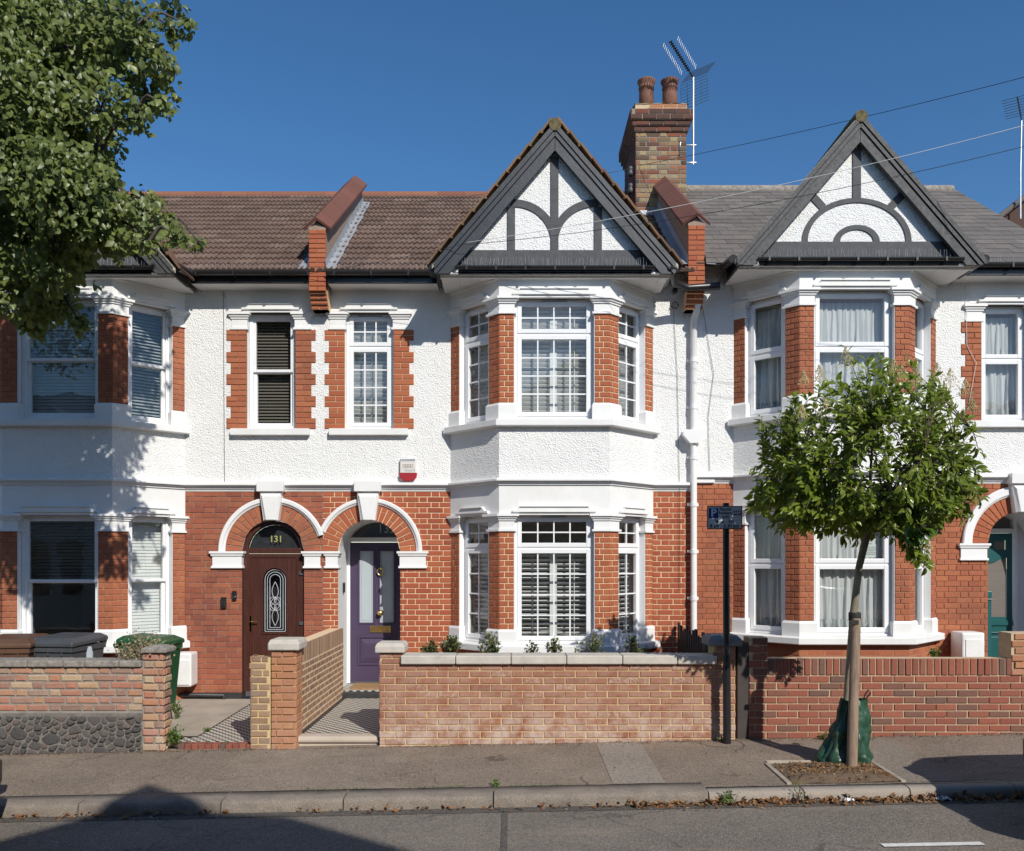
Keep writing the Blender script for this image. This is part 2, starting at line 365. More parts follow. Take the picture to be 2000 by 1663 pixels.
    def arc(s, cx, cz, r0, r1, a0, a1, y0, y1, n=16, mi=0, M=None, e=1.0):   # flat ring segment in x,z; e squashes z
        vs = []; fs = []
        for i in range(n + 1):
            a = R(a0 + (a1 - a0) * i / n); c, t = math.cos(a), math.sin(a)
            vs += [(cx + r0 * c, y0, cz + r0 * t * e), (cx + r1 * c, y0, cz + r1 * t * e), (cx + r1 * c, y1, cz + r1 * t * e), (cx + r0 * c, y1, cz + r0 * t * e)]
        for i in range(n):
            for q in range(4): fs.append((i * 4 + q, i * 4 + (q + 1) % 4, i * 4 + 4 + (q + 1) % 4, i * 4 + 4 + q))
        fs += [(0, 1, 2, 3), tuple(n * 4 + q for q in (3, 2, 1, 0))]
        return s.add(vs, fs, mi, M)
    def mesh(s, name, mats, smooth=False):
        me = bpy.data.meshes.new(name); me.from_pydata(s.v, [], s.f)
        for m in mats_of(mats): me.materials.append(m)
        if len(me.materials) > 1: me.polygons.foreach_set('material_index', s.m)
        sm = s.sm if not smooth else [True] * len(s.f)
        if any(sm): me.polygons.foreach_set('use_smooth', sm)
        me.update(); return me
    def build(s, name, mats, parent=None, label=None, cat=None, group=None, kind=None, bevel=0, smooth=False, loc=None):
        o = bpy.data.objects.new(name, s.mesh(name, mats, smooth))
        if loc is not None: o.location = loc
        elif parent is None and s.v:      # origin at the thing's base
            a = np.array(s.v); c = Vector(((a[:, 0].min() + a[:, 0].max()) / 2, (a[:, 1].min() + a[:, 1].max()) / 2, a[:, 2].min()))
            o.data.transform(Matrix.Translation(-c)); o.location = c
        link(o, parent); W[o.name] = Vector(o.location)
        if bevel:
            b = o.modifiers.new('edge', 'BEVEL'); b.width = bevel; b.segments = 2; b.limit_method = 'ANGLE'; b.angle_limit = R(40)
        return tag(o, label, cat, group, kind)
def frame(O, ang=0.0): return Matrix.Translation(Vector(O)) @ Matrix.Rotation(ang, 4, 'Z')
def inst(name, me, M, parent):
    o = bpy.data.objects.new(name, me); o.matrix_basis = M; return link(o, parent)
def text(s, size, M, mat, parent, name='lettering', ext=.0008, bold=0, sx=1.0):
    c = bpy.data.curves.new(name, 'FONT'); c.body = s; c.size = size; c.extrude = ext; c.align_x = 'CENTER'; c.align_y = 'CENTER'; c.offset = bold
    c.resolution_u = 3; c.materials.append(MT[mat]); o = bpy.data.objects.new(name, c)
    me = bpy.data.meshes.new_from_object(o); bpy.data.objects.remove(o); me.materials.clear(); me.materials.append(MT[mat]); o = bpy.data.objects.new(name, me)
    o.matrix_basis = M @ Matrix.Rotation(R(90), 4, 'X') @ Matrix.Diagonal((sx, 1, 1, 1)); return link(o, parent)

# ------------------------------------------------------------------ bricks
BM = {}
def brick_mesh(w_, h_, mat, var, d=.03, ch=.004):
    key = (round(w_, 3), round(h_, 3), mat, var, ch)
    if key not in BM:
        r = random.Random(hash((round(w_ * 200), round(h_ * 200), var)) & 0xffff); j = lambda a: r.uniform(-a, a)
        a, b = w_ / 2, h_ / 2; m = MB(); q = ch * .45
        fr = [(-a + ch + j(q), j(q * .6), -b + ch + j(q)), (a - ch + j(q), j(q * .6), -b + ch + j(q)), (a - ch + j(q), j(q * .6), b - ch + j(q)), (-a + ch + j(q), j(q * .6), b - ch + j(q))]
        md = [(-a, ch, -b), (a, ch, -b), (a, ch, b), (-a, ch, b)]; bk = [(x, d, z) for x, _, z in md]
        m.add(fr + md + bk, [(0, 1, 2, 3)] + [(i, 4 + i, 4 + (i + 1) % 4, (i + 1) % 4) for i in range(4)] + [(4 + i, 8 + i, 8 + (i + 1) % 4, 4 + (i + 1) % 4) for i in range(4)])
        BM[key] = (m, m.mesh('brick', mat))
    return BM[key]
def seen(p):
    d = D + p.y; px = 1000 + p.x * F / d; py = HY - (p.z - HC) * F / d
    if not (0 < px < 2000 and 0 < py < 1663): return False
    if p.y > -2.4 and py > 1290 and (px < 335 or 745 < px < 1400 or px > 1440): return False
    if px < 330 and py < 480: return False
    if 1520 < px < 1880 and 750 < py < 1050 and p.y > -1.5: return False
    return True
class Bricks:
    def __init__(s, limit=300, name='brick', rest='brickwork'): s.r = []; s.limit = limit; s.name = name; s.rest = rest
    def put(s, part, M, u0, u1, z0, z1, mat, y=-.004, ch=.004):
        if u1 - u0 < .02 or z1 - z0 < .015: return
        M2 = M @ Matrix.Translation(((u0 + u1) / 2, y + rnd.uniform(-.0015, .0015), (z0 + z1) / 2))
        p = M2.translation; s.r.append(((u1 - u0) * (z1 - z0) / (D + p.y) ** 2 * (1 if seen(p) else .01), part, M2, u1 - u0, z1 - z0, mat, ch))
    def mesh(s, part, M2, mb, me, area):
        s.r.append((area * (1 if seen(M2.translation) else .01), part, M2, mb, me, None, None))
    def flush(s):
        s.r.sort(key=lambda r: -r[0]); rest = {}
        for i, (a, part, M2, w_, h_, mat, ch) in enumerate(s.r):
            mb, me = (w_, h_) if mat is None else brick_mesh(w_, h_, mat, rnd.randrange(3), ch=ch)
            if i < s.limit: inst(s.name, me, M2, part)
            else: rest.setdefault((part.name, me.materials[0].name), (part, MB(), me.materials[0]))[1].add(mb.v, mb.f, 0, M2)
        for part, mb, m in rest.values(): mb.build(s.rest, [m], part, kind='stuff', loc=(0, 0, 0))
def cut(ivs, a, b):
    out = []
    for x, y in ivs:
        if b <= x or a >= y: out.append((x, y)); continue
        if a > x: out.append((x, a))
        if b < y: out.append((b, y))
    return out
def lay(B, part, M, u0, u1, z0, z1, mat, holes=(), course=.075, S=.225, H=.1125, bond='flemish', joint=.010, y=-.004, seed=0, ch=.004, arches=(), top=None):
    n = max(1, round((z1 - z0) / course)); c = (z1 - z0) / n
    for k in range(n):
        a, b = z0 + k * c + joint / 2, z0 + (k + 1) * c - joint / 2; ivs = [(u0, u1)]
        for h in holes:
            if h[2] < b and h[3] > a: ivs = cut(ivs, h[0], h[1])
        for cx, cz, r in arches:
            dz = max(0, min(abs(a - cz), abs(b - cz)) if (a - cz) * (b - cz) > 0 else 0)
            if b > cz and dz < r: q = math.sqrt(r * r - dz * dz); ivs = cut(ivs, cx - q, cx + q)
        if bond == 'flemish': seq, off = (S, H), (0 if k % 2 else (S + H) / 2)
        elif bond == 'english': seq, off = ((S,), 0) if k % 2 else ((H,), H / 2)
        elif bond == 'garden': seq, off = ((H,), 0) if k % 4 == 0 else ((S,), H if k % 2 else 0)
        else: seq, off = (S,), (0 if k % 2 else S / 2)
        x = math.floor((u0 - S - H) / sum(seq)) * sum(seq) + off + seed * .061; i = 0
        while x < u1:
            L = seq[i % len(seq)]; jl = rnd.uniform(-.003, .003)
            for p, q in ivs:
                e0, e1 = max(x + joint / 2 + jl, p + .002), min(x + L - joint / 2 + jl, q - .002)
                if e1 - e0 > .03: B.put(part, M, e0, e1, a + rnd.uniform(-.001, .001), b + rnd.uniform(-.001, .001), mat, y, ch)
            x += L; i += 1
def wallgrid(mb, M, u0, u1, z0, z1, holes, y, mi=0):
    us = sorted({u0, u1, *[min(max(h[i], u0), u1) for h in holes for i in (0, 1)]}); zs = sorted({z0, z1, *[min(max(h[i], z0), z1) for h in holes for i in (2, 3)]})
    for a, b in zip(us, us[1:]):
        for c, d in zip(zs, zs[1:]):
            mu, mz = (a + b) / 2, (c + d) / 2
            if any(h[0] < mu < h[1] and h[2] < mz < h[3] for h in holes): continue
            mb.quad((a, y, c), (b, y, c), (b, y, d), (a, y, d), mi, M)
def voussoirs(B, part, M, cx, cz, r0, r1, mat, n=22, skip=(86, 94)):
    st = 180.0 / n; g = .0055
    for i in range(n):
        a = st * (i + .5)
        segs = [(r0, r1)] if i % 2 else [(r0, r0 + (r1 - r0) * (.62 if i % 4 == 0 else .36)), (r0 + (r1 - r0) * (.62 if i % 4 == 0 else .36) + .009, r1)]
        for p, q in segs:
            key = ('v', round(p, 3), round(q, 3), mat, n)
            if key not in BM:
                h = R(st / 2); m = MB(); f = [(-p * math.tan(h) + g, p), (p * math.tan(h) - g, p), (q * math.tan(h) - g, q), (-q * math.tan(h) + g, q)]
                e = .004; fi = [(f[0][0] + e, p + e), (f[1][0] - e, p + e), (f[2][0] - e, q - e), (f[3][0] + e, q - e)]
                m.add([(x, 0, z) for x, z in fi] + [(x, e, z) for x, z in f] + [(x, .03, z) for x, z in f], [(0, 1, 2, 3)] + [(k, 4 + k, 4 + (k + 1) % 4, (k + 1) % 4) for k in range(4)] + [(4 + k, 8 + k, 8 + (k + 1) % 4, 4 + (k + 1) % 4) for k in range(4)])
                BM[key] = (m, m.mesh('brick', mat))
            B.mesh(part, M @ Matrix.Translation((cx, -.005, cz)) @ Matrix.Rotation(R(90 - a), 4, 'Y'), BM[key][0], BM[key][1], (q - p) * .07 / D ** 2)

# ------------------------------------------------------------------ ground and street
def zpave(x, y): return .035 + .02 * x + (y + 2.7) * .024
KY0, KY1 = -4.27, -4.54
def sheet(name, x0, x1, y0, y1, zf, mat, nx=40, ny=8, kind='structure', lift=0, parent=None):
    m = MB(); vs = [(x0 + (x1 - x0) * i / nx, y0 + (y1 - y0) * j / ny) for j in range(ny + 1) for i in range(nx + 1)]
    m.add([(x, y, zf(x, y) + lift) for x, y in vs], [(j * (nx + 1) + i, j * (nx + 1) + i + 1, (j + 1) * (nx + 1) + i + 1, (j + 1) * (nx + 1) + i) for j in range(ny) for i in range(nx)])
    return m.build(name, mat, parent, kind=kind, loc=(0, 0, 0))
def zroad(x, y): return zpave(x, KY1) - .098 + .03 * min(1, (KY1 - y) / 2.5)
sheet('ground', -400, 400, -400, 400, lambda x, y: -2.6, 'ground_earth', 4, 4)
sheet('pavement', -14, 14, -4.40, -2.6, zpave, 'pavement_tarmac', 60, 8)
sheet('road', -14, 14, -9.85, KY1 - .004, zroad, 'road_tarmac', 60, 16)
sheet('pavement_far', -14, 14, -12.3, -9.85, lambda x, y: zpave(x, KY0) + .02, 'pavement_tarmac', 20, 4)
for nm, x0, x1, y0, y1, mt in (('pavement_patch', .90, 1.37, -4.26, -2.74, 'pavement_patch_pale'), ('pavement_patch', 3.46, 3.98, -4.38, -2.75, 'pavement_patch_grey'), ('pavement_patch', -2.86, -1.05, -4.26, -2.78, 'pavement_patch_brown')):
    sheet(nm, x0, x1, y0, y1, zpave, mt, 6, 6, lift=.004)
sheet('road_joint', -.085, -.035, -8.5, KY1 - .12, zroad, 'road_joint', 2, 10, lift=.004)
sheet('road_channel', -14, 14, KY1 - .16, KY1 - .02, zroad, 'road_joint', 60, 2, lift=.004)
for x0, x1, y0, y1 in ((2.66, 3.38, -5.76, -5.69), (-2.30, -1.92, -5.80, -5.74)):
    sheet('road_marking', x0, x1, y0, y1, zroad, 'road_paint', 4, 2, lift=.008)
kerb = empty('kerb', (0, KY1, 0), kind='structure')
joints = [-12, -10.6, -9.4, -8.2, -7, -5.9, -4.85, -3.73, -2.5, -1.45, -.16, 1.69, 2.51, 3.42, 4.33, 5.25, 6.2, 7.2, 8.3, 9.5]
for a, b in zip(joints, joints[1:]):
    gran = b <= 1.7; y0, y1 = KY1, (KY0 if gran else KY1 + .15); m = MB(); n = max(4, int((b - a) / .07)); amp = .012 if gran else .002
    prof = [(y1, -.25, 0), (y1, 0, .3), (y1 - (y1 - y0) * .5, .0, 1), (y0 + .035, -.001, 1), (y0 + .008, -.014, 1), (y0, -.04, 1), (y0 - .004, -.075, 1), (y0 - .002, -.2, .4)]
    vs = []; k = len(prof)
    for i in range(n + 1):
        x = a + .006 + (b - a - .012) * i / n
        for y, z, am in prof:
            q = mnoise.noise_vector(Vector((x * 6, y * 9, z * 9 + a))); zz = zpave(x, y) + z + (.004 if gran else -.006)
            vs.append((x, y + q.y * amp * am, zz + q.z * amp * am * .6))
    m.add(vs, [(i * k + j, i * k + j + 1, (i + 1) * k + j + 1, (i + 1) * k + j) for i in range(n) for j in range(k - 1)], 0, None, True)
    m.add(vs[:k], [tuple(range(k))]); m.add(vs[-k:], [tuple(range(k))])
    m.build('kerb_stone', 'granite' if gran else 'kerb_concrete', kerb, loc=(0, 0, 0))
# strip of tarmac behind the narrower concrete kerb is the pavement itself; front gardens
sheet('garden_ground', -14, 14, -2.62, .0, lambda x, y: -.03 + .01 * x, 'soil', 6, 4)

# ------------------------------------------------------------------ windows
def louvres(mb, M, u0, u1, z0, z1, y, sp, wd, tilt, th=.009):
    n = int((z1 - z0) / sp)
    for i in range(n):
        z = z0 + (i + .5) * (z1 - z0) / n; T = M @ Matrix.Translation(((u0 + u1) / 2, y, z)) @ Matrix.Rotation(R(tilt), 4, 'X')
        mb.box(-(u1 - u0) / 2, (u1 - u0) / 2, -wd / 2, wd / 2, -th / 2, th / 2, 0, T)
def curtain(mb, M, u0, u1, z0, z1, y, folds, amp=.028, gather=.0):
    n = int((u1 - u0) / .012); vs = []; fs = []
    for i in range(n + 1):
        t = i / n; u = u0 + (u1 - u0) * t; ph = t * folds * 6.283 + 1.1 * math.sin(t * 9)
        for j in range(5): vs.append((u + .01 * math.sin(ph * .7 + j), y + amp * math.sin(ph) * (.55 + .45 * j / 4) + .01 * math.sin(ph * 2.3), z1 + (z0 - z1) * j / 4))
    for i in range(n):
        for j in range(4): fs.append((i * 5 + j, i * 5 + j + 1, (i + 1) * 5 + j + 1, (i + 1) * 5 + j))
    mb.add(vs, fs, 0, M, True)
def ring(mb, u0, u1, z0, z1, wd, y0, y1, M, mi=0, bot=None):
    bt = bot or wd
    mb.box(u0, u0 + wd, y0, y1, z0, z1, mi, M); mb.box(u1 - wd, u1, y0, y1, z0, z1, mi, M)
    mb.box(u0 + wd, u1 - wd, y0 + .0006, y1, z1 - wd, z1 - .0006, mi, M); mb.box(u0 + wd, u1 - wd, y0 + .0006, y1, z0 + .0006, z0 + bt, mi, M)
def window(house, M, u0, u1, z0, z1, style, split, cols, inside, rec=.09, trim='upvc', vent=True):
    e = empty('window', tuple(M @ Vector(((u0 + u1) / 2, rec, z0))), house); m = MB(); fw = .05; Y0, Y1 = rec, rec + .075
    # reveal lining, frame
    for a, b in ((u0, u0 + .008), (u1 - .008, u1)): m.box(a, b, .004, Y0, z0, z1, 0, M)
    ring(m, u0 + .008, u1 - .008, z0, z1, fw, Y0, Y1, M, 0, .06)
    m.box(u0 + .02, u1 - .02, Y0 - .03, Y0, z0, z0 + .022, 0, M)
    i0, i1, k0, k1 = u0 + .008 + fw, u1 - .008 - fw, z0 + .06, z1 - fw
    lights = []
    if style == 'sash':
        m.build('window_frame', trim, e, bevel=.004, loc=(0, 0, 0))
        lights = [(i0 - .004, i1 + .004, split - .02, k1 + .004, Y0 + .012, .042, (1, 1)), (i0 - .004, i1 + .004, k0 - .004, split + .02, Y0 + .045, .05, (1, 1))]
    else:
        m.box(i0, i1, Y0, Y1, split - .025, split + .025, 0, M); m.build('window_frame', trim, e, bevel=.004, loc=(0, 0, 0))
        lights = [(i0 - .012, i1 + .012, split + .012, k1 + .012, Y0 - .012, .058, cols[0]), (i0 - .012, i1 + .012, k0 - .012, split - .012, Y0 - .012, .058, cols[1])]
    for li, (a, b, c, d, y, sw, (nc, nr)) in enumerate(lights):
        s = MB(); ring(s, a, b, c, d, sw, y, y + .055, M); s.build('sash', trim, e, bevel=.006, loc=(0, 0, 0))
        ga, gb, gc, gd = a + sw, b - sw, c + sw, d - sw; bar = .018
        for i in range(1, nc):
            x = ga + (gb - ga) * i / nc; MB().box(x - bar / 2, x + bar / 2, y + .016, y + .04, gc, gd, 0, M).build('glazing_bar', trim, e, loc=(0, 0, 0))
        for j in range(1, nr):
            z = gc + (gd - gc) * j / nr; MB().box(ga, gb, y + .0175, y + .0385, z - bar / 2, z + bar / 2, 0, M).build('glazing_bar', trim, e, loc=(0, 0, 0))
        pw, ph = (gb - ga) / nc, (gd - gc) / nr; pm = MB().quad((-pw / 2, 0, -ph / 2), (pw / 2, 0, -ph / 2), (pw / 2, 0, ph / 2), (-pw / 2, 0, ph / 2)).mesh('pane', 'glass')
        for i in range(nc):
            for j in range(nr): inst('pane', pm, M @ Matrix.Translation((ga + pw * (i + .5), y + .028, gc + ph * (j + .5))), e)
        if vent and li == 0 and style == 'georgian' and nc > 2:
            MB().box((a + b) / 2 - .17, (a + b) / 2 + .17, Y0 - .022, Y0 - .005, d + .004, d + .022, 0, M).build('trickle_vent', 'lead', e, loc=(0, 0, 0))
    a, b = u0 - .03, u1 + .03; q = rec + .16
    if inside == 'shutters' or inside == 'shutters_low':
        n = 2 if b - a > .8 else 1; zt = z1 - .05 if inside == 'shutters' else split - .02
        for i in range(n):
            p0, p1 = a + (b - a) * i / n, a + (b - a) * (i + 1) / n; s = MB(); ring(s, p0 + .002, p1 - .002, z0 + .05, zt, .045, q, q + .03, M); s.build('shutter', 'shutter_white', e, loc=(0, 0, 0))
            s = MB(); louvres(s, M, p0 + .05, p1 - .05, z0 + .10, zt - .05, q + .015, .060 if inside == 'shutters_low' else .056, .062, -27 if inside == 'shutters_low' else -52)
            s.box((p0 + p1) / 2 - .005, (p0 + p1) / 2 + .005, q - .022, q - .012, z0 + .12, zt - .07, 0, M); s.build('louvre', 'shutter_white', e, kind='stuff', loc=(0, 0, 0))
    elif inside.startswith('blind'):
        _, mt, lo, tilt = inside.split(':'); s = MB(); louvres(s, M, a + .02, b - .02, z0 + (z1 - z0) * float(lo), z1 - .06, q, .044, .05, float(tilt), .004)
        s.build('blind', mt, e, kind='stuff', loc=(0, 0, 0))
    elif inside == 'curtains':
        s = MB(); curtain(s, M, a, b, z0 + .10, split - .05, q - .03, (b - a) * 9); curtain(s, M, a, b, split + .03, z1 - .12, q - .03, (b - a) * 13, .018); s.build('curtain', 'curtain', e, loc=(0, 0, 0))
        s = MB(); curtain(s, M, a, b, z0 + .06, z0 + .21, q - .036, (b - a) * 9); s.build('lace_border', 'lace', e, loc=(0, 0, 0))
    return e
CAP = [(0, 1), (.066, 1), (.068, .86), (.046, .855), (.044, .74), (.026, .735), (.026, .62), (.010, .615), (.010, .13), (.032, .125), (.032, .0), (0, 0)]
BASE = [(0, 1), (.018, 1), (.034, .86), (.034, 0), (0, 0)]
def prof(pr, z0, z1, k=1.0): return [(o * k, z0 + (z1 - z0) * t) for o, t in pr]
CORNICE = [(0, 1), (.085, .97), (.095, .84), (.095, .66), (.06, .65), (.058, .46), (.034, .45), (.034, .24), (.012, .23), (.012, 0), (0, 0)]
HOODP = [(0, 1), (.05, 1), (.075, .6), (.075, .5), (.05, .42), (.03, .1), (0, 0)]

# ------------------------------------------------------------------ the terrace houses
def clip(poly, a, n):
    out = []
    for i in range(len(poly)):
        p, q = poly[i], poly[(i + 1) % len(poly)]; dp, dq = (p - a).dot(n), (q - a).dot(n)
        if dp <= 0: out.append(p)
        if dp * dq < 0: out.append(p + (q - p) * (dp / (dp - dq)))
    return out
def hood(house, M, u0, u1, z0):
    m = MB(); m.plate([(u0 + .12, z0 + .115), (u1 - .12, z0 + .115), (u1 - .06, z0 + .06), (u0 + .06, z0 + .06)], -.05, 0, 0, M)
    m.box(u0 + .10, u1 - .10, -.068, 0, z0 + .105, z0 + .12, 0, M); m.box(u0, u1, -.055, 0, z0 + .035, z0 + .062, 0, M); m.box(u0 + .01, u1 - .01, -.03, 0, z0, z0 + .037, 0, M)
    m.build('hood_mould', 'white_paint', house, bevel=.003, loc=(0, 0, 0))
def pier(house, wall, B, pts, z, mat, mort, strips):
    """pts: plan outline (outer corners, left to right) with the two returns; strips: (M,u0,u1) faces that carry brick"""
    b0, b1, b2, b3 = z; m = MB()
    m.prism([tuple(p) for p in pts], b0, b3); m.build('pier_core', mort, wall, loc=(0, 0, 0))
    m = MB().sweep(pts, prof(CAP, b2, b3)); m.build('capital', 'white_paint', house, loc=(0, 0, 0))
    m = MB().sweep(pts, prof(BASE, b0, b1)); m.build('pier_base', 'white_paint', house, loc=(0, 0, 0))
    n = round((b2 - b1) / .075); c = (b2 - b1) / n
    for M, u0, u1 in strips:
        L = u1 - u0
        for k in range(n):
            cuts = [u0, u0 + L * (.36 if k % 2 else .62), u1] if L > .13 else [u0, u1] if k % 2 else [u0, u0 + L * .5, u1]
            for p, q in zip(cuts, cuts[1:]): B.put(wall, M, p + .002 if p == u0 else p + .006, q - .001 if q == u1 else q - .006, b1 + k * c + .006, b1 + (k + 1) * c - .006, mat)

def house(cfg):
    x0, x1, xc, dz = cfg['x0'], cfg['x1'], cfg['xc'], cfg['dz']
    H = empty('terraced_house', ((x0 + x1) / 2, 0, 0), None, cfg['label'], 'house', 'terraced houses in a row'); B = Bricks(300)
    mb, mo, mv, ms = cfg['brick'], cfg['mortar'], cfg['pier_brick'], cfg['pmortar']
    J0, F0, F1, J1 = (xc - 1.407, 0), (xc - .721, -.69), (xc + .721, -.69), (xc + 1.407, 0); bay = [J0, F0, F1, J1]
    L = math.hypot(.686, .69); a45 = math.atan2(.69, .686)
    ML, MF, MR, M0 = frame((*J0, 0), -a45), frame((*F0, 0)), frame((*F1, 0), a45), frame((0, 0, 0))
    dc, zc, ri, ro = cfg['dc'], 2.134 + dz, .432, .665
    wc = cfg['wc']; ww = cfg['ww']
    zb, zt = 0.0, 6.0 + dz; zC0, zC1 = 2.97 + dz, 3.09 + dz
    holes = [(xc - 1.407, xc + 1.407, .70 + dz, 2.62 + dz), (xc - 1.407, xc + 1.407, 3.85 + dz, 5.47 + dz), (wc - ww, wc + ww, 3.83 + dz, 5.46 + dz), (dc - ri, dc + ri, -1, zC0)]
    # --- main wall: mortar bed below the cornice, render above
    m = MB(); wallgrid(m, M0, x0, x1, -.3, zC0, holes, .005)
    for i in range(16):
        xa, xb = dc - ri + 2 * ri * i / 16, dc - ri + 2 * ri * (i + 1) / 16; h = lambda x: zc + math.sqrt(max(0, ri * ri - (x - dc) ** 2))
        m.quad((xa, .005, h(xa)), (xb, .005, h(xb)), (xb, .005, zC0), (xa, .005, zC0))
    wall = m.build('front_wall', mo, H, loc=(0, 0, 0))
    lay(B, wall, M0, x0, x1, -.03, zC0, mb, [(xc - 1.407 - .0, xc + 1.407, -1, 9), (dc - ri, dc + ri, -1, zc)], bond=cfg['bond'], arches=[(dc, zc, ro)], seed=cfg['seed'], joint=cfg['joint'])
    voussoirs(B, wall, M0, dc, zc, ri, ro, cfg['arch_brick'])
    m = MB(); wallgrid(m, M0, x0, x1, zC0 + .02, zt, holes + [(xc - 1.39, xc + 1.39, 0, 9)], -.012)
    m.sweep(bay, [(.012, 3.80 + dz), (.012, zC0 + .02)], caps=False)
    m.build('render_wall', 'pebbledash', H, loc=(0, 0, 0))
    # --- bay core slabs, smooth friezes, cornices, sills
    for za, zb_ in ((2.62, 3.80), (5.47, 6.1), (-.2 - dz, .86)): MB().prism(bay, za + dz, zb_ + dz).build('bay_core', mo, wall, loc=(0, 0, 0))
    m = MB(); m.sweep(bay, [(0, zC0), (.01, zC0), (.01, 2.612 + dz), (-.06, 2.612 + dz)]); m.build('frieze', 'white_paint', H, loc=(0, 0, 0)); m = MB(); m.sweep(bay, [(0, 6.05 + dz), (.01, 6.05 + dz), (.01, 5.462 + dz), (-.06, 5.462 + dz)])
    m.build('frieze', 'white_paint', H, loc=(0, 0, 0)); m = MB(); m.sweep(bay, [(.01, 5.735 + dz), (.03, 5.735 + dz), (.03, 5.70 + dz), (.01, 5.69 + dz)])
    m.build('soffit_trim', 'white_paint', H, loc=(0, 0, 0))
    a, b = cfg['band']
    MB().box(a, b, -.016, .02, 5.48 + dz, 5.88 + dz).build('frieze', 'white_paint', H, bevel=.003, loc=(0, 0, 0))
    m = MB(); m.sweep([(x0 + .001, 0)] + bay + [(x1 - .001, 0)], prof(CORNICE, zC0, zC1, .9)); m.build('cornice', 'white_paint', H, loc=(0, 0, 0))
    for za, zb_ in ((3.76, 3.855), (.795, .89)):
        pth = [(J0[0] - .10, 0.0)] + [(J0[0] - .02, 0.0)] + [F0, F1] + [(J1[0] + .02, 0.0), (J1[0] + .10, 0.0)]
        m = MB(); m.sweep([(J0[0] - .02, .01), F0, F1, (J1[0] + .02, .01)], [(-.25, zb_ + dz + .012), (.02, zb_ + dz + .006), (.105, zb_ + dz - .006), (.105, za + dz + .012), (.095, za + dz), (-.05, za + dz)])
        m.build('bay_sill', 'white_paint', H, bevel=.004, loc=(0, 0, 0))
    m = MB(); m.box(wc - ww - .21, wc + ww + .21, -.095, .1, 3.745 + dz, 3.835 + dz); m.build('window_sill', 'white_paint', H, bevel=.006, loc=(0, 0, 0))
    # plinth of the bay below the sill
    lay(B, wall, MF, 0, 1.442, .0, .795 + dz, mv, bond='stretcher'); lay(B, wall, ML, 0, L, .0, .795 + dz, mv, bond='stretcher'); lay(B, wall, MR, 0, L, .0, .795 + dz, mv, bond='stretcher')
    # --- piers and bay windows on two floors
    pw, ew = .19, .17
    for fl, (b0, b1, b2, b3, wz0, wz1, sp) in enumerate(((.89, 1.10, 2.39, 2.62, .90, 2.615, cfg['split'][0]), (3.855, 4.076, 5.245, 5.47, 3.865, 5.465, cfg['split'][1]))):
        z = [q + dz for q in (b0, b1, b2, b3)]; t = lambda M, u, y: tuple((M @ Vector((u, y, 0))).to_2d()); y1 = .13
        pier(H, wall, B, [t(ML, L - .2, y1), t(ML, L - .2, .005), (F0[0] + .002, F0[1] + .005), t(MF, pw, .005), t(MF, pw, y1)], z, mv, ms, [(ML, L - .2, L), (MF, 0, pw)])
        pier(H, wall, B, [t(MF, 1.442 - pw, y1), t(MF, 1.442 - pw, .005), (F1[0] - .002, F1[1] + .005), t(MR, .2, .005), t(MR, .2, y1)], z, mv, ms, [(MF, 1.442 - pw, 1.442), (MR, 0, .2)])
        pier(H, wall, B, [(J0[0], .02), (J0[0] + .003, .001), t(ML, ew, .005), t(ML, ew, y1)], z, mv, ms, [(ML, 0, ew), (frame((*t(ML, ew, 0), 0), -a45 + R(90)), .008, .09)])
        pier(H, wall, B, [t(MR, L - ew, y1), t(MR, L - ew, .005), (J1[0] - .003, .001), (J1[0], .02)], z, mv, ms, [(MR, L - ew, L), (frame((*t(MR, L - ew, .09), 0), a45 - R(90)), .0, .082)])
        st, ins, cols = cfg['style'], cfg['inside'][fl], cfg['cols']
        window(H, MF, pw, 1.442 - pw, wz0 + dz, wz1 + dz, st, sp + dz, cols[0], ins[1], trim=cfg['trim'])
        window(H, ML, ew, L - .2, wz0 + dz, wz1 + dz, st, sp + dz, cols[1], ins[0], trim=cfg['trim'])
        window(H, MR, .2, L - ew, wz0 + dz, wz1 + dz, st, sp + dz, cols[1], ins[2], trim=cfg['trim'])
        hood(H, MF, pw - .02, 1.442 - pw + .02, wz1 + dz - .012); hood(H, ML, ew - .02, L - .18, wz1 + dz - .012); hood(H, MR, .18, L - ew + .02, wz1 + dz - .012)
        r = MB(); za, zb_ = b0 + dz, b3 + dz - .02; X0, X1 = J0[0] + .05, J1[0] - .05
        r.quad((X0, 2.6, za), (X1, 2.6, za), (X1, 2.6, zb_), (X0, 2.6, zb_)); r.quad((X0, 0, za), (X0, 2.6, za), (X0, 2.6, zb_), (X0, 0, zb_)); r.quad((X1, 0, za), (X1, 2.6, za), (X1, 2.6, zb_), (X1, 0, zb_))
        r.quad((X0, 0, za), (X1, 0, za), (X1, 2.6, za), (X0, 2.6, za)); r.quad((X0, 0, zb_), (X1, 0, zb_), (X1, 2.6, zb_), (X0, 2.6, zb_)); r.build('room', 'room_wall', H, loc=(0, 0, 0))
    # --- single window over the door with toothed brick quoins
    z0, z1 = 3.835 + dz, 5.22 + dz; n = 18; c = (z1 - z0) / n
    q = MB(); q.box(wc - ww - .285, wc - ww, -.010, .1, z0, z1); q.box(wc + ww, wc + ww + .285, -.010, .1, z0, z1)
    qm = MB()
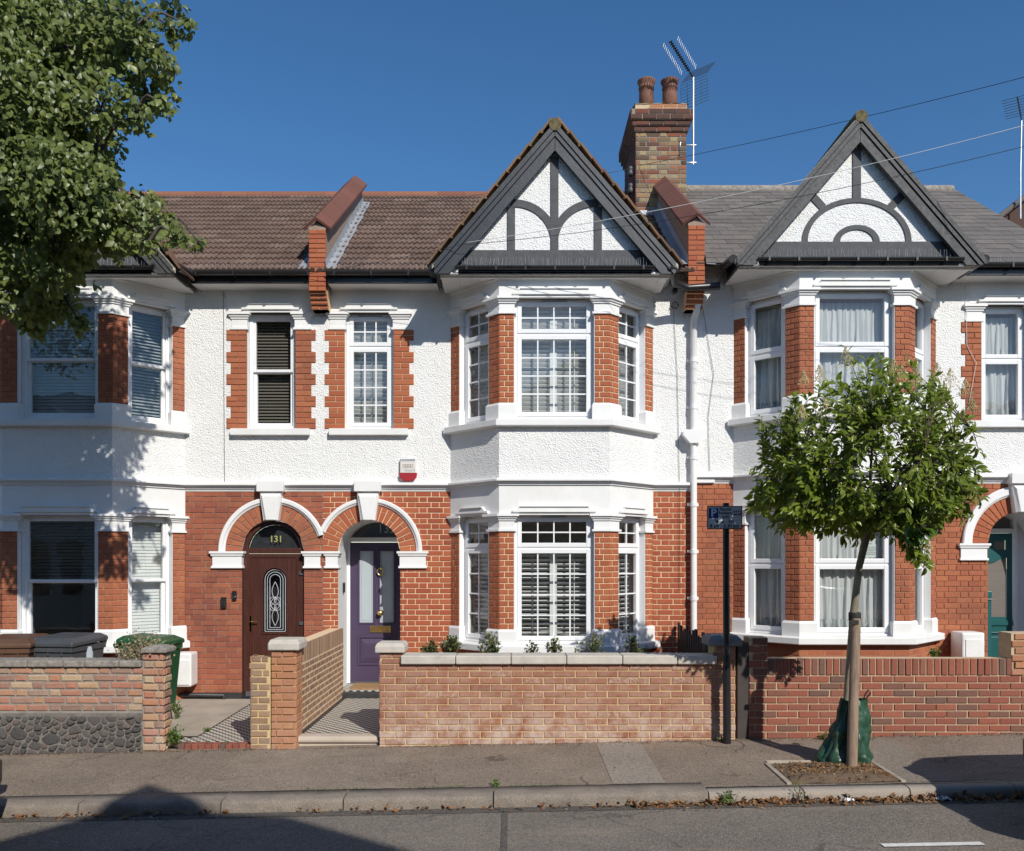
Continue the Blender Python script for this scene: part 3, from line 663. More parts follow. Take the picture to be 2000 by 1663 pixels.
    for sgn in (-1, 1):
        e0 = wc + sgn * ww
        for k in range(n):
            wide = (k // 2) % 2 == 0; wd = .285 if wide else .225; za, zb_ = z0 + k * c, z0 + (k + 1) * c
            s0, s1 = sorted((e0, e0 + sgn * wd)); qm.box(s0, s1, -.014, .1, za, zb_)
            cu = [0, wd * .45, wd] if k % 2 else [0, wd]
            for p, r_ in zip(cu, cu[1:]):
                u0, u1 = sorted((e0 + sgn * p, e0 + sgn * r_)); B.put(wall, M0, u0 + .004, u1 - .004, za + .005, zb_ - .005, mv, -.024)
        s0, s1 = sorted((e0 - sgn * .0, e0 + sgn * .20)); yb = .02
        MB().sweep([(s0, yb), (s0, -.012), (s1, -.012), (s1, yb)], prof(CAP, 5.22 + dz, 5.46 + dz, .85)).prism([(s0, yb), (s0, -.012), (s1, -.012), (s1, yb)], 5.22 + dz, 5.46 + dz).build('capital', 'white_paint', H, loc=(0, 0, 0))
    qm.build('quoin_bed', ms, wall, loc=(0, 0, 0))
    window(H, M0, wc - ww, wc + ww, 3.835 + dz, 5.46 + dz, st, cfg['split'][1] + dz, cfg['cols'][2], cfg['inside'][2], trim=cfg['trim'], rec=.08)
    hood(H, frame((0, -.014, 0)), wc - ww - .06, wc + ww + .06, 5.455 + dz)
    r = MB(); X0, X1, za, zb_ = wc - ww - .3, wc + ww + .3, 3.7 + dz, 5.6 + dz
    r.quad((X0, 2, za), (X1, 2, za), (X1, 2, zb_), (X0, 2, zb_)); r.quad((X0, .02, za), (X0, 2, za), (X0, 2, zb_), (X0, .02, zb_)); r.quad((X1, .02, za), (X1, 2, za), (X1, 2, zb_), (X1, .02, zb_))
    r.quad((X0, .02, za), (X1, .02, za), (X1, 2, za), (X0, 2, za)); r.quad((X0, .02, zb_), (X1, .02, zb_), (X1, 2, zb_), (X0, 2, zb_)); r.build('room', 'room_wall', H, loc=(0, 0, 0))
    # --- arch: moulding, keystone, imposts, reveals
    rm = cfg['rm']; A0, A1 = cfg.get('arc', (0, 180)); m = MB(); pr = [(ro - .004, 0), (ro - .004, .02), (ro + .02, .035), (ro + .028, .05), (rm - .012, .055), (rm, .045), (rm, 0)]
    vs = []; k = len(pr); n = 36
    for i in range(n + 1):
        a = R(A0 + (A1 - A0) * i / n)
        for r_, o in pr: vs.append((dc + r_ * math.cos(a), -o, zc + r_ * math.sin(a)))
    m.add(vs, [(i * k + j, i * k + j + 1, (i + 1) * k + j + 1, (i + 1) * k + j) for i in range(n) for j in range(k - 1)]); m.build('arch_moulding', 'white_paint_clean', H, loc=(0, 0, 0))
    m = MB(); zt_, zk = zC1 - .005, zc + ri - .005
    m.add([(dc - .10, -.10, zk), (dc + .10, -.10, zk), (dc + .155, -.10, zC0 - .01), (dc - .155, -.10, zC0 - .01), (dc - .10, .0, zk), (dc + .10, .0, zk), (dc + .155, .0, zC0 - .01), (dc - .155, .0, zC0 - .01), (dc - .055, -.145, zk + .005), (dc + .055, -.145, zk + .005), (dc + .115, -.145, zC0 - .08), (dc - .115, -.145, zC0 - .08)],
          [(0, 4, 7, 3), (1, 5, 6, 2), (0, 1, 5, 4), (3, 2, 6, 7), (8, 9, 10, 11), (0, 1, 9, 8), (1, 2, 10, 9), (2, 3, 11, 10), (3, 0, 8, 11)])
    m.box(dc - .185, dc + .185, -.155, 0, zC0 - .012, zC1 + .012); m.build('keystone', 'white_paint', H, bevel=.005, loc=(0, 0, 0))
    for s0, s1 in cfg['imposts']:
        yb = .12
        MB().sweep([(s0, 0), (s0, -.012), (s1, -.012), (s1, yb)] if s1 <= dc else [(s0, yb), (s0, -.012), (s1, -.012), (s1, 0)], [(0, zc), (.05, zc), (.05, zc - .03), (.036, zc - .04), (.03, zc - .065), (.014, zc - .075), (.014, zc - .2), (.03, zc - .21), (.03, zc - .235), (0, zc - .235)]).prism([(s0, .02), (s0, -.012), (s1, -.012), (s1, .02)], zc - .235, zc).build('impost', 'white_paint_clean', H, loc=(0, 0, 0))
    rec = cfg['recess']; m = MB(); vs = []; zfl = .0
    pts = [(dc - ri, zfl)] + [(dc + ri * math.cos(R(180 - 10 * i)), zc + ri * math.sin(R(180 - 10 * i))) for i in range(19)] + [(dc + ri, zfl)]
    for x, z in pts: vs += [(x, .004, z), (x, rec + .1, z)]
    m.add(vs, [(2 * i, 2 * i + 1, 2 * i + 3, 2 * i + 2) for i in range(len(pts) - 1)])
    m.build('porch_reveal', cfg['reveal'], H, loc=(0, 0, 0))
    cfg['door'](H, dc, zc, ri, rec)
    # --- main roof
    ye, ze, slope = -.36, 5.925 + dz, .733; th = math.atan(slope); yr = 3.0; zr = ze + (yr - ye) * slope
    gh, tg = cfg['gh'], 1.162; yg = -.87; zf = 5.715 + dz; za = zf + .018 + cfg.get('zah', 1.65) * tg
    m = MB(); m.quad((x0, ye, ze - .03), (x1, ye, ze - .03), (x1, yr, zr - .03), (x0, yr, zr - .03)); m.quad((x0, yr, zr - .03), (x1, yr, zr - .03), (x1, 7, zr - 3), (x0, 7, zr - 3))
    m.quad((x1 - .02, ye + .1, ze - .1), (x1 - .02, yr, zr - .05), (x1 - .02, 7, zr - 3), (x1 - .02, .15, 5.6)); m.quad((x1 - .02, .15, 4), (x1 - .02, 7, 4), (x1 - .02, 7, zr - 3), (x1 - .02, .15, 5.6))
    roof = m.build('roof', 'mortar_grey', H, loc=(0, 0, 0)); T = Bricks(300, 'tile' if not cfg['slate'] else 'slate', 'roof_tiling')
    Mr = Matrix.Translation((0, ye, ze)) @ Matrix.Rotation(th, 4, 'X'); Ls = math.hypot(yr - ye, zr - ze); tm = cfg['tile']
    g, tw = (.245, .30) if not cfg['slate'] else (.215, .30)
    n = round(Ls / g); g = Ls / n
    if tm not in BM:
        m = MB()
        if cfg['slate']:
            e = .002; m.add([(e, -.02, .010), (tw - e, -.02, .010), (tw - e, g + .02, .002), (e, g + .02, .002), (e, -.02, -.002), (tw - e, -.02, -.002)], [(0, 1, 2, 3), (4, 5, 1, 0), (0, 3, 4), (1, 5, 2)])
        else:
            ps = []
            for i in range(4):
                o = i * .0745 + .001; ps += [(o, 0), (o + .02, 0), (o + .031, .017), (o + .058, .017), (o + .069, 0)]
            ps.append((.299, 0)); k = len(ps)
            m.add([(x, -.022, h + .03) for x, h in ps] + [(x, g + .02, h) for x, h in ps] + [(x, -.022, -.005) for x, h in ps], [(i, i + 1, k + i + 1, k + i) for i in range(k - 1)] + [(2 * k + i, 2 * k + i + 1, i + 1, i) for i in range(k - 1)])
        BM[tm] = (m, m.mesh('tile', tm))
    for k in range(n):
        off = (k % 2) * tw / 2 if cfg['slate'] else 0; u = x0 + off - tw * (1 if off else 0)
        while u < x1 - .06:
            if cfg['slate'] and u + tw > x1 + .03: u = x1 + .03 - tw
            if u > x0 - .02 and u + tw < x1 + .16:
                p = Mr @ Vector((u + tw / 2, k * g, 0))
                inside = abs(p.x - xc) < gh - .1 and p.z < za - abs(p.x - xc) * tg - .22 and p.y < 3
                if not inside: T.mesh(roof, Mr @ Matrix.Translation((u, k * g, rnd.uniform(-.002, .003))) @ Matrix.Rotation(rnd.uniform(-.006, .006), 4, 'Z'), *BM[tm], .03 / (D + p.y) ** 2)
            if cfg['slate'] and u + tw > x1 + .02: break
            u += tw
    T.flush(); u = x0
    while u < x1 - .05:
        m = MB(); e = min(u + .45, x1) - .004; m.tube([(u, yr, zr - .035), (e, yr, zr - .035)], .1, 10); m.build('ridge_tile', 'ridge_red' if not cfg['slate'] else 'old_coping', roof, loc=(0, 0, 0)); u += .45
    # --- eaves: fascia, soffit, gutter
    for a, b in cfg['eaves']:
        MB().box(a, b, ye + .03, ye + .055, ze - .16, ze + .0).build('fascia', 'black_paint', H, bevel=.003, loc=(0, 0, 0))
        MB().box(a, b, ye + .05, .0, ze - .155, ze - .125).build('soffit', 'white_paint', H, loc=(0, 0, 0))
        m = MB(); gp = [(-.055 * math.cos(R(t)), -.055 * math.sin(R(t))) for t in range(0, 181, 20)]
        m.sweep([(a, ye - .03), (b, ye - .03)], [(o, ze - .02 + z) for o, z in gp] + [(o * .88, ze - .02 + z * .88) for o, z in gp[::-1]])
        for i in range(int((b - a) / .5) + 1): m.box(a + .1 + i * .5, a + .125 + i * .5, ye - .088, ye + .03, ze - .085, ze - .012)
        m.build('gutter', 'black_plastic', H, loc=(0, 0, 0))
        m = MB(); x = a + .03
        while x < b - .03:
            dx, dy = rnd.uniform(-.02, .02), rnd.uniform(-.035, .02); m.tube([(x, ye - .02, ze - .01), (x + dx, ye - .02 + dy, ze + .11 + rnd.uniform(-.02, .01))], .0016, 4, caps=False); x += rnd.uniform(.03, .055)
        m.build('bird_spike', 'lead', H, kind='stuff', loc=(0, 0, 0))
    # --- gable over the bay
    yw = -.755; m = MB(); zb0 = zf - .02; hw = gh - .06
    m.plate([(xc - hw, zb0), (xc + hw, zb0), (xc + hw, zb0 + .05), (xc, za - .06), (xc - hw, zb0 + .05)], yw, yw + .05); m.build('gable_wall', 'pebbledash', H, loc=(0, 0, 0))
    m = MB(); cz = math.cos(math.atan(tg)); t_ = .035 / cz
    for s in (-1, 1):
        m.add([(xc, yg - .03, za + .012), (xc + s * (gh + .035), yg - .03, za + .012 - (gh + .035) * tg), (xc + s * (gh + .035), 2.4, za + .012 - (gh + .035) * tg), (xc, 2.4, za + .012), (xc, yg - .03, za + .012 - t_), (xc + s * (gh + .035), yg - .03, za + .012 - (gh + .035) * tg - t_)], [(0, 1, 2, 3), (0, 4, 5, 1)])
    m.build('gable_roof', 'flaunching' if not cfg['slate'] else 'black_paint', H, loc=(0, 0, 0))
    if not cfg['slate']:
        rows = 11; Lg = math.hypot(gh + .05, (gh + .05) * tg); gg = Lg / rows; ca, sa = cz, math.sin(math.atan(tg)); GT = Bricks(60, 'verge_tile', 'verge_tiling')
        vm = MB(); vm.box(0, .5, -.03, gg - .004, .02, .046); vm.box(.01, .3, gg - .02, gg, -.012, .01); vme = vm.mesh('verge_tile', 'verge_brown')
        for s in (-1, 1):
            for k in range(rows):
                b_ = Vector((xc + s * (gh + .05), yg - .045, za + .04 - (gh + .05) * tg)) + Vector((-s * ca, 0, sa)) * (k * gg)
                Mx = Matrix(((0, -s * ca, s * sa, b_.x), (1, 0, 0, b_.y + rnd.uniform(-.012, .008)), (0, sa, ca, b_.z), (0, 0, 0, 1))) @ Matrix.Rotation(R(4.0 + rnd.uniform(-1, 1)), 4, 'X')
                inst('verge_tile', vme, Mx, H)
    m = MB(); m.tube([(xc, yg - .05, za - .03), (xc, yg + .36, za - .03)], [.08, .085], 12); m.tube([(xc, yg + .36, za - .03), (xc, 2.2, za - .03)], .08, 10); m.build('ridge_tile', 'moss', H, loc=(0, 0, 0))
    bm_ = cfg['barge']
    for s in (-1, 1):
        m = MB()
        for o0, o1, p in ((0, .05, .045), (.05, .062, .0), (.062, .105, .03), (.105, .118, .0), (.118, .222, .012)):
            q = [Vector((xc, za - o0 / cz)), Vector((xc, za - o1 / cz)), Vector((xc + s * 2.6, za - o1 / cz - 2.6 * tg)), Vector((xc + s * 2.6, za - o0 / cz - 2.6 * tg))]
            q = clip(clip(q, Vector((0, zf)), Vector((0, -1))), Vector((xc + s * gh, 0)), Vector((s, 0)))
            m.plate(q, yg - p, yg + .05)
        m.build('bargeboard', bm_, H, bevel=.003, loc=(0, 0, 0))
    m = MB(); x = xc - gh + .06; k = 0
    while x < xc + gh - .06:
        e = min(x + .24, xc + gh - .05); MB().box(x + .0015, e - .0015, yg + .03, -.02, zf + .01, zf + .03).build('soffit_board', 'white_paint', H, loc=(0, 0, 0)); x = e
    m = MB(); m.box(xc - gh + .02, xc - gh + .05, yg + .05, ye + .05, zf, zf + .14); m.box(xc + gh - .05, xc + gh - .02, yg + .05, ye + .05, zf, zf + .14); m.build('side_fascia', 'black_paint', H, loc=(0, 0, 0))
    MB().box(xc - gh + .3, xc + gh - .3, yg + .03, yg + .06, zf + .003, zf + .06).build('fascia', 'black_paint', H, bevel=.003, loc=(0, 0, 0))
    gp = [(-.042 * math.cos(R(t)), -.042 * math.sin(R(t))) for t in range(0, 181, 20)]
    m = MB(); m.sweep([(xc - gh + .26, yg + .0), (xc + gh - .26, yg + .0)], [(o, zf + .092 + z) for o, z in gp] + [(o * .86, zf + .092 + z * .86) for o, z in gp[::-1]])
    for i in range(7): m.box(xc - gh + .4 + i * .38, xc - gh + .425 + i * .38, yg - .05, yg + .03, zf + .042, zf + .097)
    m.build('gutter', 'black_plastic', H, loc=(0, 0, 0))
    for s in (-1, 1):   # side gutters of the gable run back to the main eaves
        m = MB(); m.tube([(xc + s * (gh + .04), yg + .02, zf + .09), (xc + s * (gh + .04), ye - .03, zf + .15)], .055, 10); m.build('gutter', 'black_plastic', H, loc=(0, 0, 0))
    m = MB(); x = xc - gh + .3
    while x < xc + gh - .3: m.tube([(x, yg + .03, zf + .10), (x + rnd.uniform(-.02, .02), yg + rnd.uniform(.0, .05), zf + .22 + rnd.uniform(-.02, .01))], .0016, 4, caps=False); x += rnd.uniform(.03, .055)
    m.build('bird_spike', 'lead', H, kind='stuff', loc=(0, 0, 0))
    zr0 = zf + .10; TY0, TY1 = yw - .018, yw + .01
    MB().box(xc - gh + .25, xc + gh - .25, TY0 - .002, TY1, zr0, zr0 + .24).build('timber', 'timber_grey', H, bevel=.004, loc=(0, 0, 0)); zt0 = zr0 + .24
    if cfg['gable'] == 'tree':
        MB().box(xc - .052, xc + .052, TY0, TY1, zt0, za - .38).build('timber', 'timber_grey', H, bevel=.004, loc=(0, 0, 0))
        for s in (-1, 1):
            MB().box(xc + s * .566 - .052, xc + s * .566 + .052, TY0 + .001, TY1, zt0, zt0 + .56).build('timber', 'timber_grey', H, bevel=.004, loc=(0, 0, 0))
            m = MB(); m.arc(xc + s * .52, zt0 + .09, .474, .572, 90 - s * 90 + (180 if s > 0 else 0) if False else (180 if s > 0 else 0), 84 if s > 0 else 96, TY0 + .003, TY1, 18); m.build('timber', 'timber_grey', H, loc=(0, 0, 0))
    else:
        MB().box(xc - .055, xc + .055, TY0, TY1, zt0 + .565, za - .38).build('timber', 'timber_grey', H, bevel=.004, loc=(0, 0, 0))
        MB().arc(xc, zt0, .64, .715, 0, 180, TY0 + .002, TY1, 32, e=.80).build('timber', 'timber_grey', H, loc=(0, 0, 0))
        MB().arc(xc, zt0, .217, .30, 0, 180, TY0 + .002, TY1, 24, e=.73).build('timber', 'timber_grey', H, loc=(0, 0, 0))
        for s in (-1, 1):
            m = MB(); c = Vector((xc + s * .505, zt0 + .52)); d = Vector((s * .68, .73)); n_ = Vector((-d.y, d.x)) * .05
            m.plate([tuple(c - d * .1 - n_), tuple(c - d * .1 + n_), tuple(c + d * .26 + n_), tuple(c + d * .26 - n_)], TY0 + .004, TY1); m.build('timber', 'timber_grey', H, loc=(0, 0, 0))
    cfg['H'], cfg['B'], cfg['roof'], cfg['wall'] = H, B, roof, wall
    return H

# ------------------------------------------------------------------ front doors
def arched(cx, zc, r, z0, n=16): return [(cx - r, z0)] + [(cx - r * math.cos(math.pi * i / n), zc + r * math.sin(math.pi * i / n)) for i in range(n + 1)] + [(cx + r, z0)]
def fan(H, cx, zc, r, zt, y, par):
    n = 14; m = MB(); pts = [(cx - r * math.cos(math.pi * i / n), zc + r * math.sin(math.pi * i / n)) for i in range(n + 1)]
    pts = [(x, max(z, zt)) for x, z in pts]
    if zt < zc: pts = [(cx - r, zt)] + pts + [(cx + r, zt)]
    m.add([(x, y, z) for x, z in pts], [tuple(range(len(pts)))]); m.build('fanlight', 'glass', par, loc=(0, 0, 0))
    MB().plate(pts, y + .05, y + .06).build('hall_shade_plate', 'threshold_black', par, loc=(0, 0, 0))  # black plate close behind the fanlight paints the shade of the hall
def door_mahogany(H, cx, zc, r, rec):
    e = empty('door', (cx, rec, .05), H); y = .06; z0 = .17; zt = zc + .02; O = arched(cx, zc, r - .004, z0); I = arched(cx, zc, r - .06, z0); m = MB(); n = len(O)
    for a, b in ((y, y + .07),):
        vs = [(x, a, z) for x, z in O] + [(x, a, z) for x, z in I] + [(x, a + .07, z) for x, z in I] + [(x, a + .07, z) for x, z in O]
        fs = []
        for i in range(n - 1): fs += [(i, i + 1, n + i + 1, n + i), (n + i, n + i + 1, 2 * n + i + 1, 2 * n + i)]
        m.add(vs, fs)
    m.box(cx - r + .055, cx + r - .055, y - .004, y + .07, zt - .05, zt + .025); m.box(cx - r + .055, cx + r - .055, y - .002, y + .07, z0, z0 + .05)
    m.build('door_frame', 'door_mahogany', e, bevel=.005, loc=(0, 0, 0))
    fan(H, cx, zc, r - .06, zt + .02, y + .035, e)
    text('131', .125, Matrix.Translation((cx + .02, y + .026, zt + .15)), 'gold_number', e, 'house_number', bold=.002)
    a, b, c, d = cx - r + .062, cx + r - .062, z0 + .055, zt - .055; ya = y + .005
    gz0, gz1, gr = z0 + .83, zt - .42, .155; m = MB(); G = arched(cx + .01, gz1, gr + .012, gz0)
    # slab with an arched opening: side stiles, bottom, columns over the arch
    m.box(a, cx + .01 - gr - .012, ya, ya + .045, c, d); m.box(cx + .01 + gr + .012, b, ya, ya + .045, c, d); m.box(cx + .01 - gr - .012, cx + .01 + gr + .012, ya, ya + .045, c, gz0)
    k = 16; RR = gr + .012
    for i in range(k):
        xa, xb = cx + .01 - RR + 2 * RR * i / k, cx + .01 - RR + 2 * RR * (i + 1) / k; h = lambda x: gz1 + math.sqrt(max(0, RR * RR - (x - cx - .01) ** 2))
        m.quad((xa, ya, h(xa)), (xb, ya, h(xb)), (xb, ya, d), (xa, ya, d)); m.quad((xa, ya, h(xa)), (xb, ya, h(xb)), (xb, ya + .045, h(xb)), (xa, ya + .045, h(xa)))
    m.build('door_leaf', 'door_mahogany', e, loc=(0, 0, 0))
    m = MB(); ring(m, a + .03, b - .03, c + .05, d - .03, .022, ya - .012, ya + .001, Matrix()); ring(m, a + .10, b - .10, c + .08, c + .42, .02, ya - .010, ya + .001, Matrix())
    m.arc(cx + .01, gz1, gr + .01, gr + .035, 0, 180, ya - .012, ya + .002, 20)
    m.box(cx + .01 - gr - .035, cx + .01 - gr - .01, ya - .012, ya + .002, gz0 - .02, gz1); m.box(cx + .01 + gr + .01, cx + .01 + gr + .035, ya - .012, ya + .002, gz0 - .02, gz1); m.box(cx + .01 - gr - .034, cx + .01 + gr + .034, ya - .0125, ya + .002, gz0 - .03, gz0 - .004)
    m.build('door_moulding', 'door_mahogany', e, loc=(0, 0, 0))
    m = MB(); m.add([(x, ya + .02, z) for x, z in G], [tuple(range(len(G)))]); m.build('door_glass', 'glass', e, loc=(0, 0, 0))
    MB().box(a, b, ya + .3, ya + .31, c, d).build('hall_shade_plate', 'threshold_black', e, loc=(0, 0, 0))  # black sheet stands in for the shaded hall behind the door glass
    m = MB(); X = cx + .01; yy = ya + .013; t = .0035
    for q in (0.012, .045, .08):
        rr = gr - q; m.arc(X, gz1, rr - t, rr + t, 0, 180, yy, yy + .006, 18)
        for s in (-1, 1): m.box(X + s * rr - t, X + s * rr + t, yy, yy + .006, gz0 + q * .8, gz1)
        m.box(X - rr, X + rr, yy, yy + .0055, gz0 + q * .8 - t, gz0 + q * .8 + t)
    zm = (gz0 + gz1) / 2 + .03
    for dz_, s_ in ((.17, 1), (-.17, 1), (0, 1)):
        for s in (-1, 1):
            pts = [Vector((X + s * .055 * math.sin(math.pi * i / 8) * (1.2 if dz_ == 0 else .8), yy, zm + dz_ * 1.05 + (i / 4 - 1) * (.13 if dz_ else .1))) for i in range(9)]; m.tube(pts, .0045, 5)
    for s in (-1, 1):
        for q in (-.05, .05):
            m.tube([Vector((X + s * (.03 + .045 * math.cos(i * .7)), yy, zm + q + .045 * math.sin(i * .7))) for i in range(10)], .004, 5)
    m.build('leaded_light', 'lead_came', e, loc=(0, 0, 0))
    m = MB(); hx, hz = a + .045, z0 + .95; m.box(hx - .013, hx + .013, ya - .012, ya, hz - .11, hz + .11); m.tube([(hx, ya - .01, hz + .03), (hx, ya - .05, hz + .03), (hx + .11, ya - .055, hz + .035)], .009, 8); m.build('door_handle', 'brass', e, loc=(0, 0, 0))
    for q in (.55, .95, 1.65):
        MB().box(b - .02, b + .045, ya - .02, ya + .01, z0 + q - .02, z0 + q + .03).build('hinge', 'bin_grey', e, bevel=.003, loc=(0, 0, 0))
    MB().box(cx - .1, cx + .1, ya - .012, ya, z0 + .60, z0 + .655).build('letter_plate', 'brass', e, bevel=.004, loc=(0, 0, 0))
    for nm, x, zz, mt, mt2, w_, h_ in (('doorbell', PX(459), PZ(1163), 'chrome', 'black_plastic', .028, .062), ('key_safe', PX(438), PZ(1177), 'black_plastic', 'black_plastic', .036, .075)):
        m = MB(); m.box(x - w_, x + w_, -.045, -.008, zz - h_, zz + h_, 1); m.box(x - w_ * .7, x + w_ * .7, -.05, -.044, zz - h_ * .85, zz - h_ * .05, 0); m.tube([(x, -.054, zz - h_ * .45), (x, -.048, zz - h_ * .45)], w_ * .5, 10, 0); m.build(nm, [mt, mt2], H, bevel=.006, loc=(0, 0, 0))
def door_purple(H, cx, zc, r, rec):
    y = rec; z0 = .225; zt = PZ(1060, rec); e = empty('door', (cx, y, z0), H); m = MB(); xa, xb = cx - r, cx + r
    for s0, s1 in ((xa, xa + .045), (xb - .045, xb)): m.box(s0, s1, y - .02, y + .08, .2, zc + .4)
    m.box(xa + .04, xb - .04, y - .025, y + .08, zt + .012, zt + .075); m.build('door_frame', 'upvc', e, bevel=.005, loc=(0, 0, 0))
    fan(H, cx, zc, r + .02, zt + .07, y + .03, e); text('133', .19, Matrix.Translation((cx + .14, y + .02, zt + .2)), 'frosted', e, 'house_number', sx=.9)
    a, b = xa + .045, xb - .045; m = MB(); wd = b - a; gx = [(a + .13, a + .13 + .215), (b - .13 - .215, b - .13)]; g0, g1 = z0 + .86, zt - .12
    holes = [(p, q, g0, g1) for p, q in gx] + [(a + .12, b - .12, z0 + .25, z0 + .66)]
    wallgrid(m, Matrix(), a, b, z0, zt, holes, y); m.build('door_leaf', 'door_purple', e, loc=(0, 0, 0))
    for p, q in gx:
        MB().box(p, q, y + .012, y + .02, g0, g1).build('door_glass', 'frosted', e, loc=(0, 0, 0)); s = MB(); ring(s, p - .014, q + .014, g0 - .014, g1 + .014, .02, y - .012, y + .014, Matrix()); s.build('door_moulding', 'door_purple', e, bevel=.004, loc=(0, 0, 0))
        s = MB(); ring(s, p + .03, q - .03, g0 + .035, g1 - .035, .004, y + .009, y + .013, Matrix()); s.build('etched_line', 'lead', e, loc=(0, 0, 0))
    p, q, c, d = holes[2]; s = MB(); ring(s, p - .012, q + .012, c - .012, d + .012, .03, y - .014, y + .012, Matrix())
    s.add([(p, y + .012, c), (q, y + .012, c), (q, y + .012, d), (p, y + .012, d), (p + .1, y - .012, c + .1), (q - .1, y - .012, c + .1), (q - .1, y - .012, d - .1), (p + .1, y - .012, d - .1)], [(0, 1, 5, 4), (1, 2, 6, 5), (2, 3, 7, 6), (3, 0, 4, 7), (4, 5, 6, 7)])
    s.build('door_panel', 'door_purple', e, bevel=.003, loc=(0, 0, 0))
    X = cx + .06; m = MB(); kz = PZ(1117, rec); m.tube([(X + .045 * math.cos(i * .314), y - .03, kz + .052 * math.sin(i * .314)) for i in range(21)], .010, 8); m.lathe([(.0, -.03), (.02, -.03), (.022, 0)], 10, (0, 0, 0), 0, Matrix.Translation((X, y, kz + .05)) @ Matrix.Rotation(R(90), 4, 'X') @ Matrix.Rotation(R(180), 4, 'X')); m.build('door_knocker', 'brass', e, loc=(0, 0, 0))
    m = MB(); m.lathe([(.042, 0), (.042, .006), (.02, .012), (.016, .03), (.034, .045), (.042, .06), (.034, .078), (.0, .085)], 16, (0, 0, 0), 0, Matrix.Translation((X, y, PZ(1197, rec))) @ Matrix.Rotation(R(90), 4, 'X')); m.build('door_knob', 'brass', e, loc=(0, 0, 0))
    m = MB(); lz = PZ(1229, rec); ring(m, X - .15, X + .15, lz - .05, lz + .05, .02, y - .014, y, Matrix()); m.box(X - .13, X + .13, y - .008, y, lz - .03, lz + .03); m.build('letter_plate', 'brass', e, bevel=.003, loc=(0, 0, 0))
    m = MB(); m.box(cx - r + .004, cx - r + .03, .30, .36, PZ(1158, .3), PZ(1138, .3)); m.build('doorbell', 'black_plastic', H, bevel=.008, loc=(0, 0, 0))
    # quarry tiled porch floor, black step, mat
    MB().box(xa, xb, .02, rec + .05, .0, .19).build('porch_floor', 'tile_checker', H, loc=(0, 0, 0))
    MB().box(xa - .06, xb + .06, -.11, .02, -.05, .178).build('threshold', 'threshold_black', H, bevel=.006, loc=(0, 0, 0))
    MB().box(cx - .30, cx + .33, .12, rec - .06, .19, .212).build('doormat', 'oak_mat', H, loc=(0, 0, 0))
def door_teal(H, cx, zc, r, rec):
    y = rec; z0 = .2; zt = PZ(1042, rec); e = empty('door', (cx, y, z0), H); m = MB(); xa = cx - r; xs = PX(1978, rec); m.box(xs, xs + .05, y - .03, y + .08, .1, zc + .4); m.box(xs + .05, cx + r, y + .02, y + .05, .1, zc + .4)
    m.box(xa, xs, y - .02, y + .08, zt + .005, zt + .07); m.build('door_frame', 'aged_pvc', e, bevel=.005, loc=(0, 0, 0)); fan(H, cx, zc, r, zt + .07, y + .03, e)
    text('135', .06, Matrix.Translation((xs - .38, y - .022, zt + .037)), 'sign_print', e, 'house_number')
    a, b = xa, xs - .01; g = [(b - .26, b - .10, zt - .24, zt - .09), (a + .05, b - .08, z0 + .98, zt - .36)]; g2 = (a + .1, b - .12, z0 + .12, z0 + .75)
    m = MB(); wallgrid(m, Matrix(), a, b, z0, zt, g + [g2], y); m.box(a, b, y - .02, y + .01, z0 + .86, z0 + .93); m.build('door_leaf', 'door_teal', e, loc=(0, 0, 0))
    for p, q, c, d in g:
        MB().box(p, q, y + .012, y + .02, c, d).build('door_glass', 'blind_dark', e, loc=(0, 0, 0))
        n = 14; pts = [(p + (q - p) * i / n, d - .02 + .05 * math.sin(6.28 * i / n + 1.2) * (1 if q - p > .3 else .25)) for i in range(n + 1)]; MB().plate(pts + [(q, d + .06), (p, d + .06)], y - .004, y + .015).build('door_moulding', 'door_teal', e, loc=(0, 0, 0))
    p, q, c, d = g2; s = MB(); ring(s, p - .01, q + .01, c - .01, d + .01, .02, y - .012, y + .012, Matrix()); s.box(p, q, y + .01, y + .02, c, d); s.box(p + .06, q - .06, y - .006, y + .012, c + .06, d - .06); s.build('door_panel', 'door_teal', e, bevel=.004, loc=(0, 0, 0))
    px_ = PX(1929, .12); m = MB(); m.box(px_ - .045, px_ + .045, .10, .19, .1, PZ(1172, .12)); m.box(px_ - .062, px_ + .062, .085, .205, PZ(1172, .12), PZ(1178, .12) + .06); m.box(px_ - .05, px_ + .05, .095, .195, PZ(1172, .12) + .03, PZ(1155, .12)); m.build('porch_post', 'door_teal', H, bevel=.008, loc=(0, 0, 0))
    MB().box(xa, cx + r, .02, rec + .05, -.05, .17).build('porch_floor', 'grey_slab', H, loc=(0, 0, 0))

# ------------------------------------------------------------------ build the three houses
XL, XR = -2.634, 2.495
G1 = dict(x0=-7.76, x1=XL - .0003, xc=-5.97, dz=0.0, dc=PX(533), wc=PX(530), ww=.338, gh=1.60, brick='brick_aged', mortar='mortar_grey', pier_brick='brick_worn_orange', pmortar='mortar_red', arch_brick='brick_worn_orange',
          bond='flemish', seed=1, joint=.008, band=(PX(440), XL - .02), split=(1.735, 4.67), style='sash', cols=[((1, 1), (1, 1))] * 3, trim='aged_pvc', rm=.75, arc=(18, 180), recess=.06, reveal='door_mahogany',
          inside=[('blind:blind_white:.0:70', 'blind:blind_dark:.45:35', 'blind:blind_white:.0:74'), ('blind:blind_grey:.0:60', 'blind:blind_grey:.0:66', 'blind:blind_grey:.0:40'), 'blind:blind_dark:.0:50'],
          slate=False, tile='roof_tile_brown', barge='barge_weathered', gable='tree', eaves=[(-4.36, XL - .14)], door=door_mahogany, imposts=[(PX(418), PX(471)), (PX(597), XL - .0505)],
          label='white rendered house with the number 131 over its arched mahogany front door')
